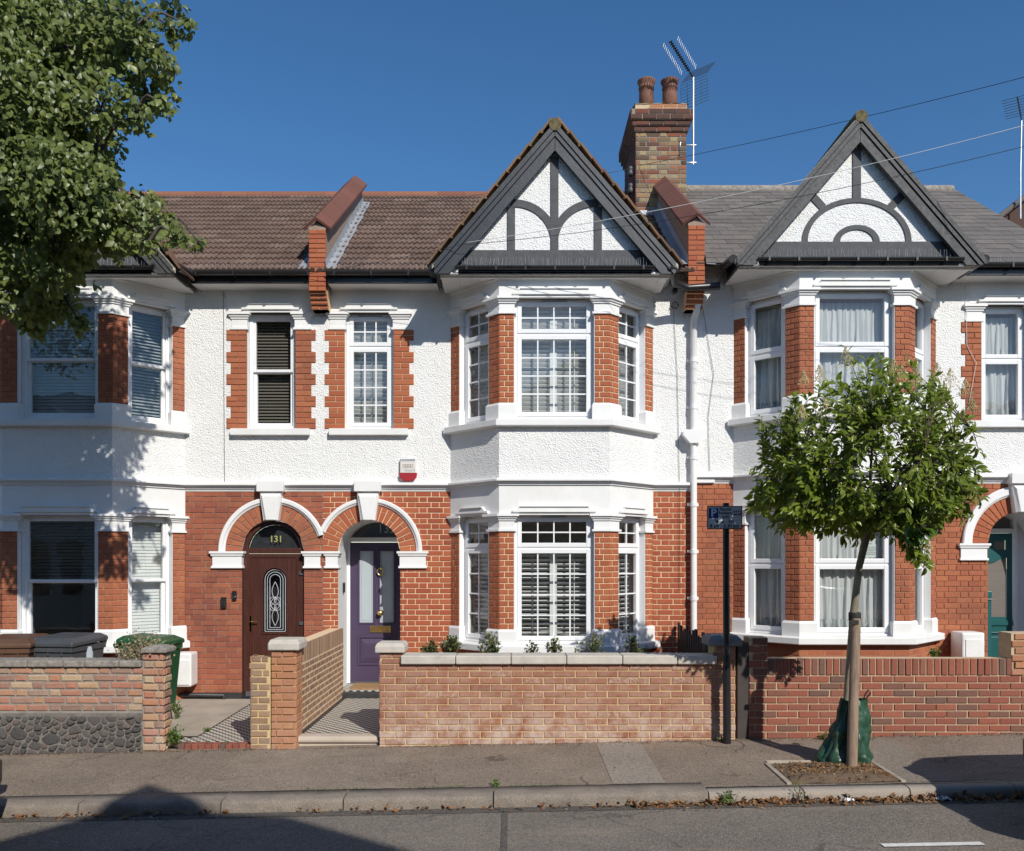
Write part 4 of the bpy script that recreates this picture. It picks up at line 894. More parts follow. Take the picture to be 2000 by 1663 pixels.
G2 = dict(x0=XL + .0003, x1=XR - .0003, xc=.555, dz=0.0, dc=PX(721), wc=PX(721.5), ww=.338, gh=1.553, brick='brick_bright', mortar='mortar_cream', pier_brick='brick_orange', pmortar='mortar_cream', arch_brick='brick_orange',
          bond='flemish', seed=0, joint=.0125, band=(PX(638), PX(800)), split=(2.17, 5.0), style='georgian', cols=[((4, 2), (4, 4)), ((2, 2), (2, 4)), ((3, 2), (3, 4))], trim='upvc', rm=.742, arc=(0, 157), recess=.65, reveal='white_paint_clean',
          inside=[('shutters_low', 'shutters_low', 'shutters_low'), ('shutters', 'shutters', 'shutters'), 'shutters'],
          slate=False, tile='roof_tile_brown', barge='barge_grey', gable='tree', eaves=[(XL + .13, -1.02)], door=door_purple, imposts=[(XL + .0505, PX(658.5)), (PX(783), PX(830))],
          label='white and red brick house with purple front door and white shuttered bay windows')
G3 = dict(x0=XR + .0003, x1=7.70, xc=4.498, dz=.11, dc=PX(1990), wc=PX(1962), ww=.33, gh=1.595, brick='brick_worn_orange', mortar='mortar_red', pier_brick='brick_worn_orange', pmortar='mortar_red', arch_brick='brick_orange',
          bond='flemish', seed=2, joint=.008, band=(PX(1893), 7.6), split=(1.85, 4.72), style='casement', cols=[((1, 1), (1, 1))] * 3, trim='upvc', rm=.80, arc=(0, 180), recess=.55, reveal='aged_pvc',
          inside=[('curtains',) * 3, ('curtains',) * 3, 'curtains'],
          slate=True, tile='slate_grey', barge='barge_weathered', gable='rainbow', eaves=[(6.12, 7.7)], door=door_teal, imposts=[(PX(1877), PX(1924))],
          label='house with grey slate roof, net curtains and teal door behind the street tree')
for g in (G1, G2, G3): house(g)
H1, H2, H3 = G1['H'], G2['H'], G3['H']

# --- party-wall parapets with brown saddleback coping
def parapet(H, B, X, dz, mat, mort, lead_side):
    y0, z0 = -.37, 5.45; sl = .733; top = lambda y: 6.50 + dz + (y + .37) * .652
    m = MB(); m.add([(X - .11, y0 + .01, z0 + .4), (X + .11, y0 + .01, z0 + .4), (X + .11, 2.45, 7.2), (X - .11, 2.45, 7.2), (X - .11, y0 + .01, top(y0) - .01), (X + .11, y0 + .01, top(y0) - .01), (X + .11, 2.45, top(2.45)), (X - .11, 2.45, top(2.45))],
                    [(0, 1, 5, 4), (1, 2, 6, 5), (2, 3, 7, 6), (3, 0, 4, 7), (4, 5, 6, 7)])
    m.box(X - .11, X + .11, -.18, .02, z0 + .0, z0 + .42); m.plate([(X - .115, top(y0) - .03), (X + .115, top(y0) - .03), (X + .115, top(y0) + .0), (X, top(y0) + .085), (X - .115, top(y0) + .0)], y0 + .002, y0 + .1); pp = m.build('parapet', 'mortar_grey', H, loc=(0, 0, 0))
    M = frame((X, y0, 0)); n = 13; c = (top(y0) - .02 - (z0 + .2)) / n
    for k in range(n):
        cu = [-.115, .115] if k % 2 else [-.115, 0, .115]
        for a, b in zip(cu, cu[1:]): B.put(pp, M, a + .003, b - .003, z0 + .2 + k * c + .004, z0 + .2 + (k + 1) * c - .004, mat, 0)
    for k in range(4):
        yy = .045 * (4 - k) * .9; MM = frame((X, y0 + yy, 0)); MB().box(-.112, .112, .004, .35, z0 + k * .06, z0 + (k + 1) * .06 - .002, 0, MM).build('corbel', mort, pp, loc=(0, 0, 0))
        cu = [-.118, .118] if k % 2 else [-.118, 0, .118]
        for a, b in zip(cu, cu[1:]): B.put(pp, MM, a + .003, b - .003, z0 + k * .06 + .003, z0 + (k + 1) * .06 - .004, mat, -.004)
    th = math.atan(.652); L = (2.45 - y0 + .03) / math.cos(th); n = 9; g = L / n
    m = MB(); hw = .185; m.add([(-hw, 0, -.05), (0, 0, .085), (hw, 0, -.05), (-hw, g - .006, -.05), (0, g - .006, .085), (hw, g - .006, -.05), (-hw, 0, -.085), (0, 0, .045), (hw, 0, -.085), (-hw, g - .006, -.085), (hw, g - .006, -.085)],
                    [(0, 1, 4, 3), (1, 2, 5, 4), (0, 6, 7, 1), (1, 7, 8, 2), (6, 0, 3, 9), (2, 8, 10, 5)])
    me = m.mesh('coping_tile', 'coping_brown')
    for k in range(n):
        p = Vector((X, y0 - .03, top(y0) + .045)) + Vector((0, math.cos(th), math.sin(th))) * (k * g)
        inst('coping_tile', me, Matrix.Translation(p) @ Matrix.Rotation(th, 4, 'X') @ Matrix.Rotation(rnd.uniform(-.008, .008), 4, 'Z'), pp)
    for s in lead_side:
        m = MB(); rz = lambda y: 5.925 + dz + (y + .36) * sl; xs = X + s * .115; k = 24
        for i in range(k):
            ya, yb = -.4 + 2.9 * i / k, -.4 + 2.9 * (i + 1) / k; j = rnd.uniform(-.012, .012)
            m.quad((xs, ya, rz(ya) + .16), (xs, yb, rz(yb) + .16), (xs + s * .01, yb, rz(yb) + .05), (xs + s * .01, ya, rz(ya) + .05)); m.quad((xs + s * .01, ya, rz(ya) + .05), (xs + s * .01, yb, rz(yb) + .05), (xs + s * (.13 + j), yb, rz(yb) + .042), (xs + s * (.13 + j), ya, rz(ya) + .042))
        m.build('lead_flashing', 'lead', pp, loc=(0, 0, 0))
parapet(H2, G2['B'], XL, 0, 'brick_orange', 'mortar_cream', (1, -1)); parapet(H3, G3['B'], XR, .06, 'brick_orange', 'mortar_cream', (-1, 1))

# --- chimney stack between the brown and the slate roof
def chimney(H, B):
    x0, x1, y0, y1 = 2.02, 2.85, 2.02, 3.35; zt = 9.0; m = MB().box(x0 + .004, x1 - .004, y0 + .004, y1, 6.6, 9.42); ch = m.build('chimney', 'mortar_dark', H, loc=(0, 0, 0))
    M = frame((0, y0, 0)); ML_ = frame((x0, y1, 0), R(-90))
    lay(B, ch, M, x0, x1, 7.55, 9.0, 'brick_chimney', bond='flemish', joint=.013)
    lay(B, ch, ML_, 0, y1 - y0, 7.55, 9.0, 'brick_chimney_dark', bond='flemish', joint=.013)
    for k, (o, n) in enumerate(((.03, 1), (.06, 1), (.095, 1), (.095, 1))):
        za = 9.0 + k * .085; MB().box(x0 - o + .006, x1 + o - .006, y0 - o + .006, y1 + o, za, za + .085).build('corbel', 'mortar_dark', ch, loc=(0, 0, 0))
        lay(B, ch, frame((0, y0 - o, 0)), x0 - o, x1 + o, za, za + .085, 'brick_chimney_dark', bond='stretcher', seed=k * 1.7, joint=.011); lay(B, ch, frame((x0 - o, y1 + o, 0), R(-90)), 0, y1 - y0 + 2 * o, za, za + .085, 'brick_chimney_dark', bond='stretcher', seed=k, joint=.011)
    MB().box(x0 - .006, x1 + .006, y0 - .006, y1, 9.34, 9.47).build('corbel', 'mortar_buff', ch, loc=(0, 0, 0)); lay(B, ch, frame((0, y0 - .008, 0)), x0 + .2, x1, 9.345, 9.465, 'brick_buff_orange', course=.06, bond='stretcher')
    m = MB(); n = 10; vs = []
    for i in range(n + 1):
        for j in range(n + 1):
            u, v = i / n, j / n; e = min(u, 1 - u, v, 1 - v); vs.append((x0 - .02 + (x1 - x0 + .04) * u, y0 - .02 + (y1 - y0) * v, 9.46 + min(.14, e * .7) + .02 * mnoise.noise(Vector((u * 7, v * 7, 1)))))
    m.add(vs, [(i * (n + 1) + j, i * (n + 1) + j + 1, (i + 1) * (n + 1) + j + 1, (i + 1) * (n + 1) + j) for i in range(n) for j in range(n)], 0, None, True); m.build('flaunching', 'flaunching', ch, loc=(0, 0, 0))
    for x, y, s in ((2.24, 2.3, 1), (2.63, 2.3, 1.0), (2.24, 2.95, .8), (2.66, 2.95, .8)):
        m = MB(); pr = [(.105, 0), (.125, .01), (.122, .2), (.118, .30), (.13, .305), (.13, .325), (.12, .335), (.125, .37), (.15, .42), (.15, .44), (.135, .45), (.105, .45), (.10, .41), (0, .41)]
        m.lathe([(r_ * (s ** .3), z * s) for r_, z in pr], 40, (x, y, 9.55)); m.build('chimney_pot', 'terracotta_pot', ch, loc=(0, 0, 0))
    m = MB().box(x0 - .3, x0 + .04, y0 - .2, y0 + .12, 7.42, 7.44); m.box(x0 - .05, x1 - .2, y0 - .16, y0 - .02, 7.5, 7.66); m.build('lead_flashing', 'lead', ch, loc=(0, 0, 0))
    for z in (8.33, 8.05):
        m = MB(); m.lathe([(.03, 0), (.05, .02), (.05, .06), (.03, .08), (.045, .1), (.045, .14), (.02, .16)], 10, (x0 - .07, y0 + .1, z)); m.build('insulator', 'bin_grey', ch, loc=(0, 0, 0))
chimney(H2, G2['B'])
# rendered drainpipe and hopper of the middle house
m = MB(); xp = PX(1355, -.09); yp = -.09
m.tube([(xp + .03, -.2, 5.62), (xp + .03, -.2, 5.50), (xp + .02, -.15, 5.42), (xp, yp, 5.33), (xp, yp, PZ(866))], .045, 14); m.build('drainpipe', 'white_paint_clean', H2, loc=(0, 0, 0))
MB().tube([(xp, yp, PZ(858)), (xp, yp, .15)], .043, 14).build('drainpipe', 'white_paint_clean', H2, loc=(0, 0, 0))
m = MB(); zz = PZ(842, yp); m.plate([(xp - .15, zz), (xp + .15, zz), (xp + .15, zz - .06), (xp + .06, zz - .165), (xp - .06, zz - .165), (xp - .15, zz - .06)], yp - .08, -.015); m.build('hopper', 'white_paint_clean', H2, bevel=.01, loc=(0, 0, 0))
for z in (4.75, 4.1, 3.4, 2.75, 2.1, 1.45):
    m = MB(); m.tube([(xp, yp, z), (xp, yp, z + .06)], .052, 12); m.box(xp - .075, xp + .075, -.05, -.015, z + .01, z + .05); m.build('pipe_bracket', 'white_paint_clean', H2, loc=(0, 0, 0))
m = MB(); m.tube([(PX(1310, -.9), -.9, 5.80), (XR - .33, -.5, 5.72), (XR - .12, -.4, 5.68), (XR + .3, -.42, 5.70)], .05, 10); m.tube([(xp + .03, -.22, 5.75), (xp + .03, -.2, 5.58)], .048, 10); m.build('gutter', 'black_plastic', H2, loc=(0, 0, 0))
# step in the cornice where the taller house begins, black damp course at 131
m = MB(); zx = PX(1372); m.box(XR - .02, zx + .16, -.05, 0, 3.085, 3.215); m.box(XR - .02, XR + .05, -.05, 0, 2.98, 3.09); m.build('cornice_return', 'white_paint', H2, bevel=.006, loc=(0, 0, 0))
m = MB().box(PX(370), PX(473), -.03, .0, .02, .165); m.tube([(PX(345), -.05, .14), (PX(440), -.05, .13), (PX(440), -.05, .05)], .03, 8); m.build('damp_course', 'threshold_black', H1, loc=(0, 0, 0))
for g in (G1, G2, G3): g['B'].flush()

# notice taped inside the window of the slate-roofed house
m = MB(); c = P(1704, 1071, -.53); m.box(c.x - .095, c.x + .095, c.y + .04, c.y + .043, c.z - .125, c.z + .125)
pa = m.build('window_notice', 'paper', None, 'white printed notice in the ground floor window beside the tree trunk', 'notice', loc=(0, 0, 0))
m = MB()
for k, (w_, z) in enumerate(((.05, .095), (.05, .06), (.13, .015), (.15, -.012), (.12, -.036), (.15, -.062), (.13, -.085))): m.box(c.x - .01 - w_ / 2, c.x - .01 + w_ / 2, c.y + .0385, c.y + .0395, c.z + z - .006, c.z + z + .006)
m.box(c.x + .05, c.x + .085, c.y + .0385, c.y + .0395, c.z + .06, c.z + .105); m.build('print', 'paper_print', pa, loc=(0, 0, 0))
# burglar alarm box
e = empty('alarm_box', (PX(798), -.02, PZ(940)), None, 'cream burglar alarm box with red base on the white rendered wall', 'alarm')
ax, az0, az1 = PX(798), PZ(940), PZ(897); hw = .112
MB().box(ax - hw, ax + hw, -.075, -.012, az0 + .1, az1).build('case', 'alarm_grey', e, bevel=.012, loc=(0, 0, 0))
MB().box(ax - hw + .012, ax + hw - .012, -.079, -.07, az1 - .035, az1 - .006).build('vent', 'lead', e, loc=(0, 0, 0))
MB().plate([(ax - hw, az0 + .099), (ax + hw, az0 + .099), (ax + hw - .01, az0 + .05), (ax + hw - .05, az0 + .01), (ax - hw + .05, az0 + .01), (ax - hw + .01, az0 + .05)], -.074, -.014).build('strobe', 'alarm_red', e, bevel=.01, loc=(0, 0, 0))
text('Guard', .055, Matrix.Translation((ax + .025, -.077, az0 + .145)), 'lead', e)
s = MB(); ring(s, ax - .07, ax + .07, az0 + .18, az0 + .225, .004, -.078, -.074, Matrix())
for q in (-.035, 0, .035): s.box(ax + q - .009, ax + q + .009, -.078, -.074, az0 + .195, az0 + .21)
s.build('logo', 'terracotta_pot', e, loc=(0, 0, 0))

# ------------------------------------------------------------------ front garden walls
YW = -2.7
def coping(name, parent, xs, y0, y1, z0, z1, mat, bevel=.012, tilt=0):
    for a, b in zip(xs, xs[1:]): MB().box(a + .003, b - .003, y0, y1, z0, z1 + rnd.uniform(-.003, .003)).build(name, mat, parent, bevel=bevel, loc=(0, 0, 0))
# middle wall
e = empty('garden_wall', (.4, YW, 0), None, 'pinkish brick front garden wall with pale stone coping and salt stains', 'wall', 'front garden walls'); B = Bricks(300)
xa, xb = PX(741, YW), PX(1437, YW); xl, xr = PX(787, YW), PX(1393, YW); m = MB(); zt = PZ(1297, YW)
m.box(xa + .006, xb - .006, YW + .006, YW + .21, -.2, zt); m.box(xa + .006, xl - .004, YW + .006, YW + .26, zt, PZ(1276, YW)); m.box(xr + .006, xb - .006, YW + .006, YW + .26, zt, PZ(1262, YW)); m.build('mortar_bed', 'mortar_yellow', e, loc=(0, 0, 0))
M = frame((0, YW, 0)); lay(B, e, M, xa, xb, zt - .075 * 12.6, zt, 'brick_pink', bond='stretcher', S=.2285, joint=.011, ch=.005)
lay(B, e, M, xa, xl, zt, PZ(1276, YW), 'brick_pink', bond='stretcher', seed=1); lay(B, e, M, xr, xb, zt, PZ(1262, YW), 'brick_pink', bond='stretcher', seed=1)
lay(B, e, frame((xa, YW + .26, 0), R(-90)), 0, .26, -.05, PZ(1276, YW), 'brick_pink', bond='stretcher')
B.flush(); q = [PX(783, YW), PX(890, YW), PX(998, YW), PX(1106, YW), PX(1215, YW), PX(1322, YW), PX(1399, YW)]
coping('coping_stone', e, q, YW - .05, YW + .26, zt, PZ(1281, YW - .05), 'stone_coping')
def capstone(par, x0, x1, y0, y1, z0, z1, mat, ch=.05):
    m = MB(); a, b = z0, z1; m.add([(x0, y0, a), (x1, y0, a), (x1, y1, a), (x0, y1, a), (x0, y0, a + (b - a) * .6), (x1, y0, a + (b - a) * .6), (x1, y1, a + (b - a) * .6), (x0, y1, a + (b - a) * .6), (x0 + ch, y0 + ch, b), (x1 - ch, y0 + ch, b), (x1 - ch, y1 - ch, b), (x0 + ch, y1 - ch, b)],
        [(0, 1, 5, 4), (1, 2, 6, 5), (2, 3, 7, 6), (3, 0, 4, 7), (4, 5, 9, 8), (5, 6, 10, 9), (6, 7, 11, 10), (7, 4, 8, 11), (8, 9, 10, 11), (3, 2, 1, 0)]); return m.build('pier_cap', mat, par, bevel=.012, loc=(0, 0, 0))
capstone(e, PX(733, YW), PX(791, YW), YW - .04, YW + .3, PZ(1275, YW), PZ(1256, YW), 'stone_coping', .02); capstone(e, PX(1382, YW), PX(1448, YW), YW - .05, YW + .32, PZ(1262, YW), PZ(1241, YW), 'grey_slab', .045)
MB().box(-1.4, 2.2, YW + .21, YW + .75, .3, .93).build('planting_bed', 'soil', None, kind='structure')
# brown strip between the two walls
MB().box(PX(1441, YW), PX(1463, YW), YW + .015, YW + .2, -.05, PZ(1256, YW)).build('gate_post', 'post_brown', None, 'dark brown timber post between the pink and the red garden walls', 'post', bevel=.006)
# right-hand wall with soldier course
e = empty('garden_wall', (4.5, YW, 0), None, 'red brick garden wall topped with upright bricks behind the street tree', 'wall', 'front garden walls'); B = Bricks(300)
xa, xb = PX(1464, YW), 7.6; z1 = PZ(1320, YW); z2 = PZ(1287, YW); m = MB(); m.box(xa, xb, YW + .008, YW + .21, -.2, z2 - .004); m.box(xa, PX(1500, YW), YW + .008, YW + .24, z2, PZ(1246, YW)); m.box(PX(1975, YW), PX(2040, YW), YW - .0, YW + .24, z2, PZ(1237, YW)); m.build('mortar_bed', 'mortar_buff', e, loc=(0, 0, 0))
lay(B, e, M, xa, xb, z1 - .0755 * 10, z1, 'brick_dark_red', bond='stretcher', S=.228, joint=.013, ch=.005)
x = PX(1500, YW); lay(B, e, M, xa, x, z1, PZ(1246, YW), 'brick_dark_red', bond='stretcher', joint=.013)
while x < xb - .05:
    if not PX(1975, YW) - .04 < x < PX(2040, YW): B.put(e, M, x + .006, x + .071, z1 + .006, z2, 'brick_dark_red', -.006 + rnd.uniform(-.003, .003), .006)
    x += .0775
lay(B, e, frame((0, YW - .01, 0)), PX(1975, YW), PX(2040, YW), z1, PZ(1237, YW), 'brick_buff_orange', bond='stretcher', joint=.013); B.flush()
# left-hand wall: bricks over rubble stone
e = empty('garden_wall', (-5, YW, 0), None, 'old multicoloured brick wall over rough grey stones in front of the bins', 'wall', 'front garden walls'); B = Bricks(300)
xa, xb = -7.6, PX(279, YW); xp2 = PX(321, YW); zs, zb1 = PZ(1390, YW), PZ(1303, YW); m = MB(); n = 60; m.box(xa, xb + .02, YW + .008, YW + .24, zs - .02, zb1); MB().box(xa, xb, YW - .016, YW + .24, -.3, zs - .02).build('mortar_bed', 'mortar_stone', e, loc=(0, 0, 0)); m.box(xb, xp2 - .008, YW - .012, YW + .18, -.3, PZ(1276, YW))
m.build('mortar_bed', 'mortar_dark', e, loc=(0, 0, 0))
lay(B, e, M, xa, xb, zs, zb1, 'brick_mixed', course=.081, bond='flemish', S=.235, H=.125, joint=.017, ch=.009, y=-.004)
lay(B, e, frame((0, YW - .026, 0)), xb + .004, xp2, -.04, PZ(1276, YW), 'brick_mixed', course=.081, bond='flemish', S=.21, H=.115, joint=.015, ch=.009, seed=1); lay(B, e, frame((xp2 + .008, YW - .02, 0), R(90)), 0, .2, -.04, PZ(1276, YW), 'brick_mixed', course=.081, bond='english', joint=.015, ch=.009)
lay(B, e, M, xa, xb, zb1 - .0, zb1 + .001, 'brick_mixed') if False else None
B.flush(); q = [-7.6, -6.9, -6.2, -5.75, PX(56, YW), PX(125, YW), PX(167, YW), PX(234, YW), PX(278, YW)]; coping('coping_stone', e, q, YW - .035, YW + .27, zb1, PZ(1290, YW), 'old_coping', .014); capstone(e, PX(276, YW - .03), PX(327, YW - .03), YW - .06, YW + .22, PZ(1275, YW), PZ(1261, YW), 'old_coping', .08)
# rubble: irregular cells, each stone its own pillowed block
rr = random.Random(11); sx0, sx1, sz0, sz1 = -6.4, xb - .01, -.07, zs - .05; pts = []
rads = []
for k in range(6000):
    p = Vector((rr.uniform(sx0, sx1), rr.uniform(sz0, sz1))); q = rr.choice((.026, .034, .05, .075)) if k < 4000 else .026
    if all(math.hypot((p.x - o.x) * .75, (p.y - o.y) * 1.25) > q + o_ for o, o_ in zip(pts, rads)): pts.append(p); rads.append(q)
for p in pts:
    poly = [Vector((sx0, sz0)), Vector((sx1, sz0)), Vector((sx1, sz1)), Vector((sx0, sz1))]
    rp = rads[pts.index(p)]
    for o, o_ in zip(pts, rads):
        if o is p or (o - p).length > .6: continue
        d = (o - p); poly = clip(poly, p + d * (rp / (rp + o_)) - d.normalized() * rr.uniform(.003, .013), d)
        if len(poly) < 3: break
    if len(poly) < 3: continue
    ar = abs(sum(poly[i].x * poly[(i + 1) % len(poly)].y - poly[(i + 1) % len(poly)].x * poly[i].y for i in range(len(poly)))) / 2
    if ar < .0008: continue
    fine = []
    for i in range(len(poly)):
        a, b = poly[i], poly[(i + 1) % len(poly)]; pa_, pb_ = a.lerp(b, .18), a.lerp(b, .82); fine += [pa_, pb_]
    c = sum(fine, Vector((0, 0))) / len(fine); m = MB(); k = len(fine); vs = []; hh = rr.uniform(.010, .032)
    for s_, y in ((1.0, .0), (.97, -hh * .5), (.84, -hh)): vs += [(c.x + (f.x - c.x) * s_, YW - .014 + y + rr.uniform(-.003, .003), c.y + (f.y - c.y) * s_) for f in fine]
    vs.append((c.x, YW - .016 - hh * 1.05, c.y)); fs = [(j * k + i, j * k + (i + 1) % k, (j + 1) * k + (i + 1) % k, (j + 1) * k + i) for j in range(2) for i in range(k)] + [(2 * k + i, 2 * k + (i + 1) % k, 3 * k) for i in range(k)]
    m.add(vs, fs); m.build('stone', 'rubble_stone', e, loc=(0, 0, 0))
# gate piers and the low wall along the path
e = empty('gate_pier', (PX(507, YW), YW, 0), None, 'short leaning gate pier of yellowish stock bricks beside the tiled path', 'pier', 'gate piers'); B = Bricks(300)
xa, xb = PX(489, YW), PX(527, YW); z1 = PZ(1281, YW); MB().box(xa + .006, xb + .006, YW + .004, YW + .2, -.2, z1 - .02).build('mortar_bed', 'mortar_yellow', e, loc=(0, 0, 0))
lay(B, e, M, xa, xb, -.04, z1 - .3, 'brick_stock', bond='stretcher', S=.21, joint=.013, ch=.006)
for k in range(4): lay(B, e, frame((rnd.uniform(-.012, .0) - .006 * k, YW, 0)), xa, xb, z1 - .3 + k * .075, z1 - .225 + k * .075, 'brick_stock', bond='stretcher', S=.105 if k % 2 else .21, joint=.013, ch=.006)
lay(B, e, frame((xa, YW + .2, 0), R(-90)), 0, .2, -.04, z1, 'brick_stock', bond='stretcher', joint=.013); B.flush()
e = empty('gate_pier', (PX(555, YW), YW, 0), None, 'orange brick gate pier with pale stone cap between the two tiled paths', 'pier', 'gate piers'); B = Bricks(300)
xa, xb = PX(530, YW), PX(579, YW); z1 = PZ(1270, YW); MB().box(xa + .006, xb - .006, YW + .004, YW + .26, -.2, z1).build('mortar_bed', 'mortar_yellow', e, loc=(0, 0, 0))
lay(B, e, frame((0, YW - .01, 0)), xa, xb, -.04, z1, 'brick_buff_orange', bond='flemish', S=.26, H=.13, joint=.012, ch=.005); lay(B, e, frame((xb, YW - .01, 0), R(90)), 0, .27, -.04, z1, 'brick_buff_orange', bond='flemish', S=.24, H=.12, joint=.012, ch=.005)
capstone(e, PX(525, YW), PX(586, YW), YW - .05, YW + .32, z1, PZ(1249, YW), 'stone_coping', .02); B.flush()
e = empty('path_wall', (PX(560, YW) + .05, -1.3, 0), None, 'low brick wall with upright top bricks running back beside the tiled path', 'wall'); B = Bricks(300)
xw = PX(580, YW) - .035; MB().box(xw - .2, xw - .0005, YW + .27, -.02, -.2, 1.06).build('mortar_bed', 'mortar_cream', e, loc=(0, 0, 0)); Mw = frame((xw, YW + .27, 0), R(90)); Lw = 2.40
lay(B, e, Mw, 0, Lw, -.02, .85, 'brick_stock', bond='stretcher', S=.226, joint=.020, y=-.0015, ch=.002)
x = 0.0
while x < Lw: B.put(e, Mw, x + .006, x + .064, .860, 1.065, 'brick_stock', -.0015, .002); x += .075
B.flush()

# paths, steps, edging
def zpath(x, y): return .10 + (y + 2.5) * .0
sheet('tiled_path', xw, PX(741, YW) + .04, -2.46, -.11, zpath, 'tile_checker', 4, 8)
MB().box(xw, xw + .05, -2.46, -.11, .09, .106).build('path_border', 'threshold_black', None, kind='structure')
e = empty('front_step', (-2, -2.55, 0), kind='structure'); xs0, xs1 = PX(574, -2.6), PX(741, -2.6)
m = MB(); m.sweep([(xs0, -2.46), (xs1, -2.46)], [(-.10, .098), (.15, .098), (.172, .085), (.178, .06), (.172, .038), (.15, .03), (-.1, .03)]); m.build('tread', 'sandstone', e, loc=(0, 0, 0))
MB().box(xs0 + .01, xs1 - .0, -2.605, -2.40, -.2, .03).build('riser', 'sandstone', e, bevel=.006, loc=(0, 0, 0))
sheet('tiled_path', PX(345, -2.5), PX(489, YW), -2.52, -.15, lambda x, y: .012 + (y + 2.5) * .02 - (.002 if False else 0), 'tile_checker', 4, 8, lift=0)
sheet('garden_path', -4.75, PX(372, -2.5), -2.3, -.03, lambda x, y: .03 + (y + 2.5) * .02, 'concrete_path', 4, 8)
# concrete triangle strip beside the tiles
e = empty('brick_edging', (-3.3, -2.6, 0), kind='structure'); x = PX(352, -2.58)
while x < PX(486, -2.58):
    MB().box(x + .003, x + .069, -2.66, -2.53, -.08, .022 + rnd.uniform(-.004, .004)).build('brick', 'brick_dark_red', e, bevel=.005, loc=(0, 0, 0)); x += .074

# ------------------------------------------------------------------ foliage helpers
LEAF = np.array([(0, 0, 0), (.5, .28, .10), (.5, -.28, .10), (1.0, 0, -.12), (.48, 0, .0), (.2, .2, .05), (.2, -.2, .05), (.8, .17, .02), (.8, -.17, .02)], float)
LF = [(0, 4, 5), (0, 6, 4), (5, 4, 1), (6, 2, 4), (1, 4, 7), (2, 8, 4), (7, 4, 3), (8, 3, 4)]
SIMPLE = np.array([(0, 0, 0), (.45, .3, .08), (.45, -.3, .08), (1.0, 0, -.08), (.5, 0, .0)], float); SF = [(0, 4, 1), (0, 2, 4), (1, 4, 3), (2, 3, 4)]
def basis(d, up):
    d = d / (np.linalg.norm(d, axis=1, keepdims=True) + 1e-9); s = np.cross(up, d); s /= (np.linalg.norm(s, axis=1, keepdims=True) + 1e-9); u = np.cross(d, s); return d, s, u
def leaves_mesh(name, pos, d, up, size, wid, mat, shape=LEAF, faces=LF):
    d, s, u = basis(d, up); k = len(shape)
    v = pos[:, None, :] + size[:, None, None] * (shape[None, :, 0:1] * d[:, None, :] + shape[None, :, 1:2] * wid * s[:, None, :] + shape[None, :, 2:3] * u[:, None, :])
    v = v.reshape(-1, 3); n = len(pos); f = np.array(faces)[None] + (np.arange(n) * k)[:, None, None]; f = f.reshape(-1, 3)
    me = bpy.data.meshes.new(name); me.vertices.add(len(v)); me.vertices.foreach_set('co', v.ravel()); me.loops.add(f.size); me.loops.foreach_set('vertex_index', f.ravel())
    me.polygons.add(len(f)); me.polygons.foreach_set('loop_start', np.arange(len(f)) * 3); me.polygons.foreach_set('loop_total', np.full(len(f), 3)); me.update(calc_edges=True)
    me.materials.append(MT[mat]); return me
def foliage(parent, pos, d, up, size, wid, mat, single=0, name='foliage', lname='leaf', score=None, shape=LEAF, faces=LF):
    idx = np.argsort(-score) if score is not None else np.arange(len(pos)); one = idx[:single]; rest = idx[single:]
    if single:
        base = MB().add([tuple(p * (1, wid, 1)) for p in shape], faces).mesh(lname, mat); dd, ss, uu = basis(d[one], up[one])
        for i, j in enumerate(one):
            A = np.stack([dd[i], ss[i], uu[i]], 1) * size[j]; M = Matrix([[*A[r_], pos[j][r_]] for r_ in range(3)] + [[0, 0, 0, 1]]); inst(lname, base, M, parent)
    me = leaves_mesh(name, pos[rest], d[rest], up[rest], size[rest], wid, mat, shape, faces); o = bpy.data.objects.new(name, me); link(o, parent); o['kind'] = 'stuff'; return o
rs = np.random.RandomState(5)
def unit(n): v = rs.normal(size=(n, 3)); return v / np.linalg.norm(v, axis=1, keepdims=True)

# ------------------------------------------------------------------ street tree, stake, watering bag, tree pit
TX, TY = 3.14, -3.85; tz = zpave(TX, TY)
tree = empty('street_tree', (TX, TY, tz), None, 'small round crowned evergreen street tree with cream flower heads in the pavement', 'tree', 'trees')
top = P(1693, 1045, TY + .02); fork = top + Vector((.02, 0, .12))
m = MB(); m.tube([(TX + .03, TY + .12, tz - .05), (TX + .05, TY + .11, tz + .5), (PX(1672, TY), TY + .06, PZ(1200, TY)), (PX(1680, TY), TY + .03, PZ(1110, TY)), top, fork], [.046, .04, .035, .032, .036, .034], 10); m.build('trunk', 'bark_pale', tree, loc=(0, 0, 0))
cc = P(1688, 965, TY); ax_ = np.array([.98, .93, .86])
tips = []
while len(tips) < 800:
    p = rs.normal(size=3); p /= np.linalg.norm(p); sq = 1 / ((math.hypot(p[0], p[1]) ** 2.7 + abs(p[2]) ** 2.7) ** (1 / 2.7)); rad = sq * (.35 + .65 * rs.rand() ** .45) * (1 + .13 * mnoise.noise(Vector(p * 2.2)) * 1.6); q = p * rad
    zz = q[2] * (1.24 if q[2] > 0 else .42); wfac = 1.04
    P_ = np.array(cc) + np.array([q[0] * ax_[0] * wfac, q[1] * ax_[1] * wfac, zz])
    tips.append((P_, p))
for i in range(26):   # the hanging branch below the crown on the right
    t = i / 26; c_ = P(1752 + 55 * t + rs.normal() * 14, 1010 + 100 * t + rs.normal() * 10, TY - .25 - .1 * rs.rand()); tips.append((np.array(c_), np.array([.5, -.3, -.8])))
fk = np.array(fork); limbs = []
m = MB()
